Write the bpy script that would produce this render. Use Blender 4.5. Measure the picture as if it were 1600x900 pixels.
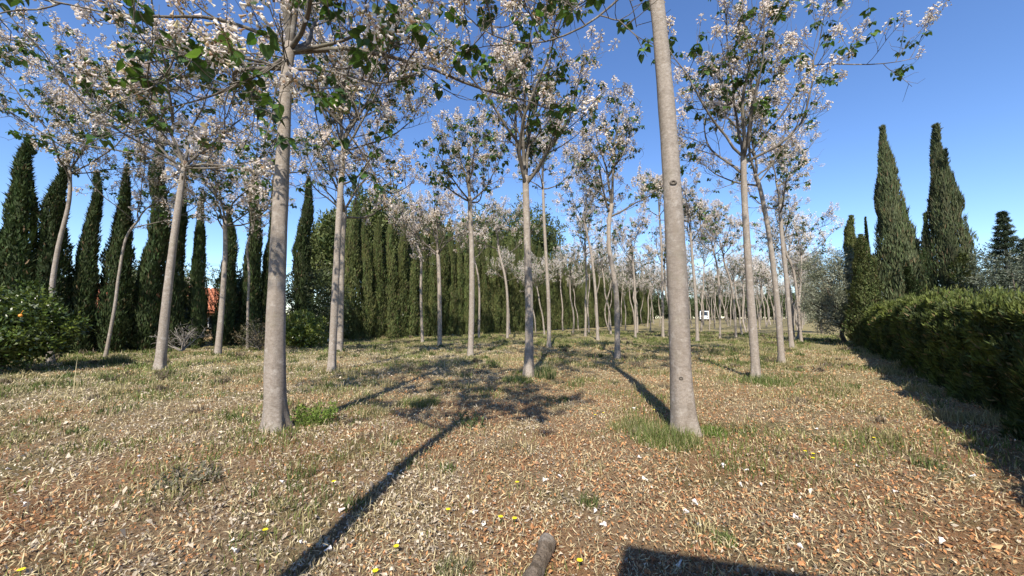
import bpy, math, random
import numpy as np
from mathutils import Vector, Matrix

for o in list(bpy.data.objects):
    bpy.data.objects.remove(o)
S = bpy.context.scene
COL = S.collection
R = math.radians

# ------------------------------------------------------------------ camera, sky, sun, exposure
FPX, EYE, HOR = 600.0, 1.6, 497.0            # focal length in photo pixels, eye height, horizon row
PITCH = math.atan((HOR - 450) / FPX)
cam = bpy.data.cameras.new('camera')
cam.sensor_width = 36.0
cam.lens = 36.0 * FPX / 1600.0
cam.clip_start, cam.clip_end = 0.05, 4000
camo = bpy.data.objects.new('camera', cam)
camo.location = (0, 0, EYE)
camo.rotation_euler = (R(90) + PITCH, 0, 0)
COL.objects.link(camo)
S.camera = camo
S.render.resolution_x, S.render.resolution_y = 1024, 576

SUN_EL, SHADOW_AZ = 44.0, 10.0
world = bpy.data.worlds.new('World')
S.world = world
world.use_nodes = True
wn = world.node_tree.nodes
sky = wn.new('ShaderNodeTexSky')
sky.sky_type = 'NISHITA'
sky.sun_disc = False
sky.sun_elevation = R(SUN_EL)
sky.sun_rotation = R(180 + SHADOW_AZ)
sky.altitude = 100
sky.air_density = 1.0
sky.dust_density = 0.0
sky.ozone_density = 4.5
hs = wn.new('ShaderNodeHueSaturation')
hs.inputs['Saturation'].default_value = 1.10
hs.inputs['Hue'].default_value = 0.507
world.node_tree.links.new(sky.outputs[0], hs.inputs['Color'])
world.node_tree.links.new(hs.outputs[0], wn['Background'].inputs[0])
wn['Background'].inputs[1].default_value = 0.13

sun = bpy.data.lights.new('sun', 'SUN')
sun.energy = 5.0
sun.angle = R(0.53)
sun.color = (1.0, 0.93, 0.82)
suno = bpy.data.objects.new('sun', sun)
sd = Vector((math.sin(R(SHADOW_AZ)) * math.cos(R(SUN_EL)), math.cos(R(SHADOW_AZ)) * math.cos(R(SUN_EL)), -math.sin(R(SUN_EL))))
suno.rotation_euler = sd.to_track_quat('-Z', 'Y').to_euler()
suno.location = (-3, -12, 14)
COL.objects.link(suno)

vs = S.view_settings
vs.view_transform = 'Standard'
vs.look = 'None'
vs.gamma = 1.0
vs.use_curve_mapping = False
vs.exposure = 0.80
S.render.engine = 'CYCLES'

# ------------------------------------------------------------------ helpers
_tab = np.random.default_rng(7).random((256, 256))
def vnoise(x, y, scale, seed=0):
    x = np.asarray(x, float) / scale + seed * 17.31
    y = np.asarray(y, float) / scale + seed * 9.77
    xi = np.floor(x).astype(int); yi = np.floor(y).astype(int)
    fx = x - xi; fy = y - yi
    fx = fx * fx * (3 - 2 * fx); fy = fy * fy * (3 - 2 * fy)
    g = lambda a, b: _tab[a & 255, b & 255]
    return (g(xi, yi) * (1 - fx) + g(xi + 1, yi) * fx) * (1 - fy) + (g(xi, yi + 1) * (1 - fx) + g(xi + 1, yi + 1) * fx) * fy

def gh(x, y):
    """height of the ground"""
    x = np.asarray(x, float); y = np.asarray(y, float)
    r = np.sqrt(x * x + y * y)
    z = (vnoise(x, y, 2.3, 1) - .5) * .07 + (vnoise(x, y, .8, 2) - .5) * .03
    z = z * np.clip(r / 2.0, .2, 1)
    t = np.clip((r - 40) / 90, 0, 1)
    return z + 1.2 * t * t * (3 - 2 * t)

def pix(px, py, Y):
    """photo pixel at depth Y (m) -> point"""
    u = (px - 800) / FPX; v = (450 - py) / FPX
    y = math.cos(PITCH) - v * math.sin(PITCH)
    z = math.sin(PITCH) + v * math.cos(PITCH)
    k = Y / y
    return np.array((u * k, Y, EYE + z * k))

def depth_of(py):
    v = (450 - py) / FPX
    y = math.cos(PITCH) - v * math.sin(PITCH)
    z = math.sin(PITCH) + v * math.cos(PITCH)
    return EYE * y / -z

def gpix(px, py):
    Y = depth_of(py)
    p = pix(px, py, Y)
    return p[0], p[1]

def nrm(v):
    v = np.asarray(v, float)
    return v / (np.linalg.norm(v) + 1e-9)

class MB:
    """collects shapes, builds ONE mesh"""
    def __init__(s):
        s.V = []; s.Q = []; s.T = []; s.C = []; s.n = 0
    def add(s, V, Q=None, T=None, C=(1, 1, 1)):
        V = np.asarray(V, float).reshape(-1, 3)
        s.V.append(V)
        if Q is not None and len(Q): s.Q.append(np.asarray(Q, int).reshape(-1, 4) + s.n)
        if T is not None and len(T): s.T.append(np.asarray(T, int).reshape(-1, 3) + s.n)
        C = np.asarray(C, float)
        if C.ndim == 1: C = np.tile(C, (len(V), 1))
        s.C.append(C)
        s.n += len(V)
    def box(s, c, d, rz=0, C=(1, 1, 1)):
        q = np.array([(x, y, z) for x in (-.5, .5) for y in (-.5, .5) for z in (-.5, .5)]) * np.array(d)
        ca, sa = math.cos(rz), math.sin(rz)
        q = np.stack([q[:, 0] * ca - q[:, 1] * sa, q[:, 0] * sa + q[:, 1] * ca, q[:, 2]], 1) + np.array(c)
        s.add(q, Q=[(0, 1, 3, 2), (4, 6, 7, 5), (0, 4, 5, 1), (2, 3, 7, 6), (0, 2, 6, 4), (1, 5, 7, 3)], C=C)
    def tube(s, pts, rad, sides=6, C=(1, 1, 1), cap=True, lobes=None):
        pts = np.asarray(pts, float); n = len(pts)
        rad = np.broadcast_to(np.asarray(rad, float), (n,))
        tg = np.gradient(pts, axis=0)
        tg /= np.linalg.norm(tg, axis=1)[:, None] + 1e-9
        ref = np.array((1., 0, 0)) if abs(tg[0, 0]) < .8 else np.array((0, 1., 0))
        a = np.cross(tg, ref); a /= np.linalg.norm(a, axis=1)[:, None] + 1e-9
        b = np.cross(tg, a)
        ph = np.linspace(0, 2 * np.pi, sides, endpoint=False)
        rr = rad[:, None] * np.ones(sides)[None]
        if lobes is not None: rr = rr * lobes(ph)
        V = pts[:, None] + rr[..., None] * (np.cos(ph)[None, :, None] * a[:, None] + np.sin(ph)[None, :, None] * b[:, None])
        i = np.arange(n - 1)[:, None] * sides; j = np.arange(sides)[None]; k = (j + 1) % sides
        Q = np.stack([i + j, i + k, i + sides + k, i + sides + j], -1).reshape(-1, 4)
        V = V.reshape(-1, 3); T = None
        if cap:
            V = np.vstack([V, pts[-1] + tg[-1] * rad[-1] * .6])
            e = (n - 1) * sides
            T = [(e + q, e + (q + 1) % sides, n * sides) for q in range(sides)]
        s.add(V, Q, T, C)
    def build(s, name, mat, parent=None, smooth=False, link=True):
        me = bpy.data.meshes.new(name)
        V = np.concatenate(s.V) if s.V else np.zeros((0, 3))
        Q = np.concatenate(s.Q) if s.Q else np.zeros((0, 4), int)
        T = np.concatenate(s.T) if s.T else np.zeros((0, 3), int)
        me.vertices.add(len(V)); me.vertices.foreach_set('co', V.ravel())
        nl = len(Q) * 4 + len(T) * 3
        me.loops.add(nl); me.loops.foreach_set('vertex_index', np.concatenate([Q.ravel(), T.ravel()]).astype(np.int32))
        me.polygons.add(len(Q) + len(T))
        me.polygons.foreach_set('loop_start', np.concatenate([np.arange(len(Q)) * 4, len(Q) * 4 + np.arange(len(T)) * 3]).astype(np.int32))
        me.polygons.foreach_set('use_smooth', np.full(len(Q) + len(T), smooth))
        C = np.concatenate(s.C); C = np.hstack([C, np.ones((len(C), 1))])
        at = me.color_attributes.new('Col', 'FLOAT_COLOR', 'POINT')
        at.data.foreach_set('color', C.ravel().astype(np.float32))
        me.update(calc_edges=True)
        me.materials.append(mat)
        if not link: return me
        o = bpy.data.objects.new(name, me)
        COL.objects.link(o)
        if parent: o.parent = parent
        return o

def put(name, me, parent=None, loc=(0, 0, 0), rot=(0, 0, 0), sc=1.0):
    o = bpy.data.objects.new(name, me)
    COL.objects.link(o)
    o.location = loc; o.rotation_euler = rot
    o.scale = (sc, sc, sc) if np.isscalar(sc) else sc
    if parent: o.parent = parent
    return o

def thing(name, label, cat, loc, group=None, rz=0):
    o = bpy.data.objects.new(name, None)
    o.empty_display_size = .3
    COL.objects.link(o)
    o.location = loc; o.rotation_euler = (0, 0, rz)
    return tag(o, label, cat, group)

def tag(o, label, cat, group=None):
    o['label'] = label; o['category'] = cat
    if group: o['group'] = group
    return o

# ------------------------------------------------------------------ materials
def mat_new(name):
    m = bpy.data.materials.new(name); m.use_nodes = True
    nt = m.node_tree
    return m, nt, nt.nodes, nt.links, nt.nodes['Principled BSDF']

def ramp(n, l, fac, stops):
    r = n.new('ShaderNodeValToRGB')
    e = r.color_ramp.elements
    while len(e) < len(stops): e.new(.5)
    for k, (p, c) in enumerate(stops):
        e[k].position = p; e[k].color = (*c, 1)
    l.new(fac, r.inputs[0])
    return r.outputs[0]

def noise(n, l, scale, detail=4, rough=.55, vec=None, dim=None):
    t = n.new('ShaderNodeTexNoise')
    t.inputs['Scale'].default_value = scale; t.inputs['Detail'].default_value = detail; t.inputs['Roughness'].default_value = rough
    if vec is not None: l.new(vec, t.inputs['Vector'])
    return t.outputs['Fac']

def mapping(n, l, scale):
    tc = n.new('ShaderNodeTexCoord'); mp = n.new('ShaderNodeMapping')
    mp.inputs['Scale'].default_value = scale
    l.new(tc.outputs['Object'], mp.inputs[0])
    return mp.outputs[0]

def mixc(n, l, a, b, fac, mode='MIX'):
    m = n.new('ShaderNodeMix'); m.data_type = 'RGBA'; m.blend_type = mode
    for s_, v in ((0, fac), (6, a), (7, b)):
        if hasattr(v, 'links'): l.new(v, m.inputs[s_])
        elif s_ == 0: m.inputs[0].default_value = v
        else: m.inputs[s_].default_value = (*v, 1)
    return m.outputs[2]

def bump(n, l, h, strength, dist, bsdf):
    b = n.new('ShaderNodeBump')
    b.inputs['Strength'].default_value = strength; b.inputs['Distance'].default_value = dist
    l.new(h, b.inputs['Height']); l.new(b.outputs[0], bsdf.inputs['Normal'])

def leafy(name, rough=.5, trans=.35, spec=.3, tint=(1.1, 1.15, .6), vary=.25):
    """colour from the mesh's own per-leaf colours, some light through the leaf"""
    m, nt, n, l, b = mat_new(name)
    at = n.new('ShaderNodeAttribute'); at.attribute_name = 'Col'
    oi = n.new('ShaderNodeObjectInfo')
    mr = n.new('ShaderNodeMapRange'); mr.inputs[3].default_value = 1 - vary; mr.inputs[4].default_value = 1 + vary
    l.new(oi.outputs['Random'], mr.inputs[0])
    c = mixc(n, l, at.outputs['Color'], mr.outputs[0], 1.0, 'MULTIPLY')
    l.new(c, b.inputs['Base Color'])
    b.inputs['Roughness'].default_value = rough
    b.inputs['Specular IOR Level'].default_value = spec
    if trans > 0:
        tr = n.new('ShaderNodeBsdfTranslucent')
        l.new(mixc(n, l, c, tint, 1.0, 'MULTIPLY'), tr.inputs[0])
        mx = n.new('ShaderNodeMixShader'); mx.inputs[0].default_value = trans
        l.new(b.outputs[0], mx.inputs[1]); l.new(tr.outputs[0], mx.inputs[2])
        l.new(mx.outputs[0], n['Material Output'].inputs[0])
    return m

def make_bark(name, stops, speck, strength=.5, ring=True, k=1.0):
    m, nt, n, l, b = mat_new(name)
    v = mapping(n, l, (1, 1, 1)); vz = mapping(n, l, (1, 1, 3.5)); vl = mapping(n, l, (1, 1, .16))
    big = noise(n, l, 3.2, 5, .6, vl)
    col = ramp(n, l, big, stops)
    fine = noise(n, l, 70 * k, 4, .75, vz)
    col = mixc(n, l, col, speck, ramp(n, l, fine, [(.50, (0, 0, 0)), (.62, (.75, .75, .75))]))
    mot = noise(n, l, 19 * k, 5, .75, mapping(n, l, (1, 1, 1.7)))
    col = mixc(n, l, col, tuple(c * 1.25 for c in speck), ramp(n, l, mot, [(.45, (0, 0, 0)), (.60, (.85, .85, .85))]))
    streak = noise(n, l, 9, 4, .6, mapping(n, l, (1, 1, .10)))
    col = mixc(n, l, col, tuple(c * 1.1 for c in speck), ramp(n, l, streak, [(.52, (0, 0, 0)), (.70, (.5, .5, .5))]))
    lic = noise(n, l, 6 * k, 5, .7, v)
    col = mixc(n, l, col, (.62, .58, .52), ramp(n, l, lic, [(.54, (0, 0, 0)), (.74, (.45, .45, .45))]))
    moss = noise(n, l, 2.2, 5, .65, v)
    col = mixc(n, l, col, (.20, .19, .12), ramp(n, l, moss, [(.55, (0, 0, 0)), (.78, (.5, .5, .5))]))
    ad = n.new('ShaderNodeMath'); ad.operation = 'ADD'; l.new(fine, ad.inputs[0]); l.new(mot, ad.inputs[1]); h = ad.outputs[0]
    if ring:
        w = n.new('ShaderNodeTexWave'); w.bands_direction = 'Z'; w.inputs['Scale'].default_value = .55
        w.inputs['Distortion'].default_value = 9.0; w.inputs['Detail'].default_value = 4; w.inputs['Detail Scale'].default_value = 1.6
        l.new(v, w.inputs[0])
        rg = ramp(n, l, w.outputs['Fac'], [(.93, (0, 0, 0)), (.99, (.22, .22, .22))])
        col = mixc(n, l, col, (.15, .125, .10), rg)
    l.new(col, b.inputs['Base Color'])
    b.inputs['Roughness'].default_value = .85
    b.inputs['Specular IOR Level'].default_value = .2
    bump(n, l, h, strength, .012, b)
    return m

M = {}
M['bark'] = make_bark('paulownia_bark', [(.25, (.225, .19, .155)), (.5, (.32, .275, .232)), (.75, (.39, .345, .30))], (.17, .14, .11), .7)
M['limb'] = make_bark('paulownia_limb_bark', [(.3, (.085, .073, .06)), (.7, (.20, .172, .14))], (.07, .06, .048), .3, False)
M['darkbark'] = make_bark('dark_bark', [(.3, (.10, .08, .06)), (.7, (.20, .16, .12))], (.05, .04, .03), .8, False)
M['deadwood'] = make_bark('grey_deadwood', [(.3, (.17, .15, .13)), (.7, (.28, .255, .22))], (.16, .14, .12), .4, False)
M['logwood'] = make_bark('weathered_log', [(.3, (.13, .10, .075)), (.7, (.27, .215, .16))], (.06, .045, .03), 1.0, False, .6)
M['leaf'] = leafy('paulownia_leaf', .42, .38, .4, vary=.3)
M['flower'] = leafy('paulownia_flower', .6, .35, .2, (1, .97, .93), vary=.1)
M['cypress'] = leafy('cypress_foliage', .65, .12, .2, vary=.18)
M['hedge'] = leafy('hedge_foliage', .6, .18, .25, vary=.05)
M['olive'] = leafy('olive_foliage', .5, .15, .35, (1, 1, .9), vary=.1)
M['citrus'] = leafy('citrus_foliage', .32, .22, .5, vary=.1)
M['pine'] = leafy('pine_foliage', .6, .12, .25, vary=.1)
M['litter'] = leafy('litter_pieces', .75, .12, .15, (1, .9, .7), vary=0)
M['grass'] = leafy('grass_blades', .6, .3, .2, (1, 1, .7), vary=0)

def plain(name, c, rough=.7, spec=.3, metal=0, nz=0, nscale=6.0):
    m, nt, n, l, b = mat_new(name)
    b.inputs['Roughness'].default_value = rough; b.inputs['Specular IOR Level'].default_value = spec
    b.inputs['Metallic'].default_value = metal
    f = noise(n, l, nscale, 5, .6, mapping(n, l, (1, 1, 1)))
    lo = tuple(v * (1 - nz) for v in c); hi = tuple(min(.95, v * (1 + nz)) for v in c)
    l.new(ramp(n, l, f, [(.3, lo), (.7, hi)]), b.inputs['Base Color'])
    return m
M['orange'] = plain('orange_peel', (.80, .28, .03), .4, .5, 0, .1, 30)
M['plaster'] = plain('ochre_plaster', (.55, .40, .25), .9, .1, 0, .18)
M['cream'] = plain('cream_stone', (.72, .66, .54), .9, .1, 0, .15)
M['tile'] = plain('roof_tile', (.34, .135, .075), .85, .15, 0, .35, 9)
M['wood'] = plain('brown_painted_wood', (.16, .09, .05), .6, .3, 0, .2)
M['glass'] = plain('window_glass', (.03, .04, .05), .08, .6, 0, 0)
M['white'] = plain('white_paint', (.78, .78, .76), .35, .5, 0, .04)
M['rubber'] = plain('black_rubber', (.02, .02, .02), .8, .2, 0, .2)
M['concrete'] = plain('grey_concrete', (.33, .32, .30), .9, .15, 0, .2)
M['cable'] = plain('dark_cable', (.03, .03, .035), .6, .3)
M['metal'] = plain('grey_metal', (.35, .35, .36), .4, .5, .8, .05)

# ground
m, nt, n, l, b = mat_new('orchard_soil'); M['ground'] = m
v = mapping(n, l, (1, 1, 1))
base = ramp(n, l, noise(n, l, 34, 8, .72, v), [(.28, (.06, .043, .026)), (.44, (.19, .135, .080)), (.56, (.31, .235, .145)), (.72, (.46, .38, .26))])
orange_ = ramp(n, l, noise(n, l, 55, 6, .7, v), [(.35, (.10, .055, .03)), (.55, (.33, .165, .075)), (.75, (.46, .30, .17))])
col = mixc(n, l, base, orange_, ramp(n, l, noise(n, l, .55, 4, .6, v), [(.42, (.1, .1, .1)), (.62, (.75, .75, .75))]))
straw = ramp(n, l, noise(n, l, 40, 6, .7, v), [(.3, (.13, .105, .05)), (.7, (.36, .30, .16))])
sep = n.new('ShaderNodeVectorMath'); sep.operation = 'LENGTH'
l.new(v, sep.inputs[0])
mr = n.new('ShaderNodeMapRange'); mr.inputs[1].default_value = 6; mr.inputs[2].default_value = 15
l.new(sep.outputs['Value'], mr.inputs[0])
col = mixc(n, l, col, straw, mr.outputs[0])
green = ramp(n, l, noise(n, l, 45, 6, .7, v), [(.3, (.045, .055, .018)), (.7, (.155, .165, .06))])
gm = ramp(n, l, noise(n, l, .8, 6, .7, v), [(.50, (0, 0, 0)), (.66, (.62, .62, .62))])
col = mixc(n, l, col, green, gm)
l.new(col, b.inputs['Base Color'])
b.inputs['Roughness'].default_value = .95; b.inputs['Specular IOR Level'].default_value = .1
bump(n, l, noise(n, l, 38, 8, .75, v), 1.0, .04, b)

# ------------------------------------------------------------------ ground
def spaced(lo, hi, n0, k):
    t = np.linspace(math.asinh(lo / k), math.asinh(hi / k), n0)
    return np.sinh(t) * k
gx = spaced(-1500, 1500, 240, 3.0); gy = spaced(-300, 1800, 240, 3.0)
X, Y = np.meshgrid(gx, gy)
Z = gh(X, Y)
mb = MB()
ny, nx = X.shape
i = np.arange(ny - 1)[:, None] * nx; j = np.arange(nx - 1)[None]
mb.add(np.stack([X, Y, Z], -1), Q=np.stack([i + j, i + j + 1, i + nx + j + 1, i + nx + j], -1))
ground = mb.build('ground', M['ground'], smooth=True)
ground['kind'] = 'structure'

def gz(x, y): return float(gh(x, y))

# rows run 38 degrees to the right of the view direction
ROW = np.array((math.sin(R(38)), math.cos(R(38))))
ACR = np.array((ROW[1], -ROW[0]))            # across the rows, towards the hedge
def sq(s, q): return ROW * s + ACR * q

# ------------------------------------------------------------------ leaf / flower pieces
def quads_at(mb, P, D, U, L, W, C, taper=.25, bend=None):
    """N little pointed leaves: root P, direction D, side U, length L, width W, colour C"""
    N = len(P)
    L = np.broadcast_to(np.asarray(L, float), (N,))[:, None]; W = np.broadcast_to(np.asarray(W, float), (N,))[:, None]
    mid = P + D * L * .45
    if bend is not None: mid = mid + bend
    V = np.stack([P, mid + U * W * .5, P + D * L, mid - U * W * .5], 1).reshape(-1, 3)
    Q = np.arange(N * 4).reshape(N, 4)
    mb.add(V, Q=Q, C=np.repeat(C, 4, 0))

def runit(rg, N):
    v = rg.normal(size=(N, 3))
    return v / np.linalg.norm(v, axis=1)[:, None]

def unitrows(v):
    return v / (np.linalg.norm(v, axis=1)[:, None] + 1e-9)

def jitter(rg, c, N, amt=.25, hue=.08):
    c = np.asarray(c, float)
    k = 1 + (rg.random((N, 1)) - .5) * 2 * amt
    return np.clip(c[None] * k * (1 + (rg.random((N, 3)) - .5) * 2 * hue), .004, .95)

HEART = np.array([(0, 0), (.30, -.10), (.50, .12), (.46, .42), (.25, .75), (0, 1.05), (-.25, .75), (-.46, .42), (-.50, .12), (-.30, -.10)])
def heart_leaf(mb, p, d, up, size, c):
    d = nrm(d); s = nrm(np.cross(d, up)); nn = np.cross(s, d)
    pts = [p + (s * x + d * y + nn * (abs(x) * .28 - y * y * .18)) * size for x, y in HEART]
    pts.append(p + d * .45 * size - nn * .04 * size)
    T = [(k, (k + 1) % 10, 10) for k in range(10)]
    mb.add(pts, T=T, C=c)

def leaf_cluster_mesh(seed):
    rg = np.random.default_rng(seed); mb = MB()
    k = rg.integers(5, 9)
    for a in range(k):
        az = a * 2.4 + rg.random() * .6
        el = rg.uniform(-.5, .25)
        out = np.array((math.cos(az) * math.cos(el), math.sin(az) * math.cos(el), math.sin(el)))
        p1 = out * rg.uniform(.03, .11) + np.array((0, 0, rg.uniform(-.05, .07)))
        mb.tube([np.zeros(3), p1], [.003, .002], 3, C=(.10, .12, .04))
        d = nrm(out + np.array((0, 0, -rg.uniform(.2, .9))))
        c = jitter(rg, (.052, .098, .022) if rg.random() < .72 else (.11, .17, .035), 1, .25)[0]
        heart_leaf(mb, p1, d, np.array((0, 0, 1.)), rg.uniform(.10, .19), c)
    return mb.build('leaf_cluster', M['leaf'], link=False)

def bell(mb, p, d, L, r, c):
    d = nrm(d); a = nrm(np.cross(d, (.3, .7, .2))); b_ = np.cross(d, a)
    ph = np.arange(5) * 2 * np.pi / 5
    ring = lambda rr, t: p + d * L * t + rr * (np.cos(ph)[:, None] * a + np.sin(ph)[:, None] * b_)
    V = np.vstack([ring(r * .35, 0), ring(r * .7, .65), ring(r * 1.35, 1.0)])
    Q = [(5 * g + k, 5 * g + (k + 1) % 5, 5 * g + 5 + (k + 1) % 5, 5 * g + 5 + k) for g in (0, 1) for k in range(5)]
    mb.add(V, Q=Q, C=c)

def panicle_mesh(seed, nfl=30, big=1.0):
    rg = np.random.default_rng(seed); mb = MB()
    H = rg.uniform(.28, .46)
    mb.tube([(0, 0, 0), (.01, 0, H * .5), (.0, .01, H)], [.006, .004, .002], 4, C=(.20, .15, .09))
    for k in range(nfl):
        t = (k + rg.random()) / nfl
        az = k * 2.4 + rg.random()
        rr = (.135 * (1 - t * .75)) * rg.uniform(.45, 1.1) * big
        st = np.array((0, 0, H * (t * .92 + .05)))
        p = st + np.array((math.cos(az) * rr, math.sin(az) * rr, .02 + rg.uniform(-.02, .03)))
        mb.tube([st, p], [.0028, .002], 3, C=(.25, .19, .10))
        if rg.random() < .68:
            d = nrm(np.array((math.cos(az), math.sin(az), rg.uniform(-1.3, .1))))
            c = jitter(rg, (.80, .735, .67), 1, .13, .03)[0] if rg.random() < .86 else jitter(rg, (.58, .45, .28), 1, .2)[0]
            bell(mb, p, d, rg.uniform(.05, .075), rg.uniform(.014, .021), c)
        else:                                   # last year's capsules
            c = jitter(rg, (.24, .165, .075), 1, .3)[0]
            s = rg.uniform(.011, .017)
            V = p + np.array([(s, 0, 0), (-s, 0, 0), (0, s, 0), (0, -s, 0), (0, 0, s * 1.6), (0, 0, -s)])
            mb.add(V, T=[(0, 2, 4), (2, 1, 4), (1, 3, 4), (3, 0, 4), (2, 0, 5), (1, 2, 5), (3, 1, 5), (0, 3, 5)], C=c)
    return mb.build('flower_cluster', M['flower'], link=False)

PAN = [panicle_mesh(100 + k, 26 + 3 * k) for k in range(6)]
PANB = [panicle_mesh(140 + k, 14, .8) for k in range(2)]
LEAFC = [leaf_cluster_mesh(200 + k) for k in range(5)]

# ------------------------------------------------------------------ paulownia trees
def walk(rg, p0, d0, L, steps, up, wob):
    d = nrm(d0); p = np.array(p0, float); pts = [p.copy()]
    for _ in range(steps):
        d = nrm(d + np.array((0, 0, up / steps)) + rg.normal(size=3) * wob / math.sqrt(steps))
        p = p + d * L / steps
        pts.append(p.copy())
    return np.array(pts)

def smooth_path(pts, n):
    """Catmull-Rom through the points"""
    P = np.asarray(pts, float)
    P = np.vstack([2 * P[0] - P[1], P, 2 * P[-1] - P[-2]])
    out = []
    segs = len(P) - 3
    for t in np.linspace(0, segs - 1e-6, n):
        k = int(t); f = t - k
        a, b, c, d = P[k:k + 4]
        out.append(.5 * ((2 * b) + (c - a) * f + (2 * a - 5 * b + 4 * c - d) * f * f + (3 * b - a - 3 * c + d) * f ** 3))
    return np.array(out)

def perp(rg, d):
    a = nrm(np.cross(d, runit(rg, 1)[0])); return a

def limb_mesh(rg, path, r0, r1, tips, leafpts, nb, nt, blen, tlen, detail=1.0):
    """one limb with its side branches and twigs; collects where blossom and leaves sit"""
    mb = MB()
    n = len(path)
    rr = np.linspace(r0, r1, n)
    mb.tube(path, rr, 7, C=(1, 1, 1))
    L = np.linalg.norm(np.diff(path, axis=0), axis=1).sum()
    tips.append((path[-1], nrm(path[-1] - path[-2])))
    for b in range(nb):
        t = .22 + .78 * (b + rg.random() * .9) / nb
        f = min(t, .995) * (n - 1); k = int(f)
        p = path[k] + (path[min(k + 1, n - 1)] - path[k]) * (f - k)
        d = nrm(path[min(k + 1, n - 1)] - path[k])
        dd = nrm(d * rg.uniform(.35, .9) + perp(rg, d) * rg.uniform(.6, 1.0) + np.array((0, 0, rg.uniform(-.25, .35))))
        bl = blen * rg.uniform(.55, 1.25) * (1.15 - .5 * t)
        bp = walk(rg, p, dd, bl, 6, rg.uniform(.1, .9), .35)
        br = max(.010, rr[k] * rg.uniform(.35, .55))
        mb.tube(bp, np.linspace(br, .0065, 7), 4)
        tips.append((bp[-1], nrm(bp[-1] - bp[-2])))
        for q in range(nt):
            tt = .2 + .8 * (q + rg.random() * .9) / nt
            f2 = min(tt, .99) * 6; k2 = int(f2)
            p2 = bp[k2] + (bp[k2 + 1] - bp[k2]) * (f2 - k2)
            d2 = nrm(bp[k2 + 1] - bp[k2])
            e = nrm(d2 * .55 + perp(rg, d2) * .7 + np.array((0, 0, rg.uniform(-.2, .6))))
            tl = tlen * rg.uniform(.5, 1.3)
            tp = walk(rg, p2, e, tl, 3, rg.uniform(0, .9), .4)
            mb.tube(tp, np.linspace(.0068, .0034, 4), 3, cap=False)
            tips.append((tp[-1], nrm(tp[-1] - tp[-2])))
            leafpts.append((tp[2], e))
        leafpts.append((bp[3], dd))
    return mb

def trunk_mesh(rg, path, r0, r1, flare, sides, near):
    mb = MB()
    n = len(path)
    h = path[:, 2] - path[0, 2]
    t = np.clip(h / max(h[-1], .1), 0, 1)
    rad = r0 + (r1 - r0) * t ** .9
    if near:
        rad = rad * (1 + .035 * np.sin(h * 5.1 + rg.random() * 6) * np.sin(h * 2.3))
    ph0, ph1 = rg.random() * 6.28, rg.random() * 6.28
    def lobes(ph):
        base = 1 + np.exp(-np.clip(h, 0, None) / .22)[:, None] * flare * (.75 + .45 * np.sin(3 * ph + ph0) + .3 * np.sin(5 * ph + ph1))[None]
        mid = 1 + .05 * np.sin(2 * ph[None] + ph0 + h[:, None] * .5) * np.exp(-h / 2.5)[:, None] + .02 * np.sin(5 * ph[None] + ph1 + h[:, None] * 1.7)
        # one long groove up from the base
        g = ((ph[None] - ph0 % 6.28 + np.pi) % (2 * np.pi)) - np.pi
        groove = 1 - .10 * np.exp(-(g / .28) ** 2) * np.exp(-h / .8)[:, None]
        return base * mid * groove
    mb.tube(path, rad, sides, lobes=lobes)
    return mb

def off_axis(px): return math.cos(math.atan((px - 800) / FPX))

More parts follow.
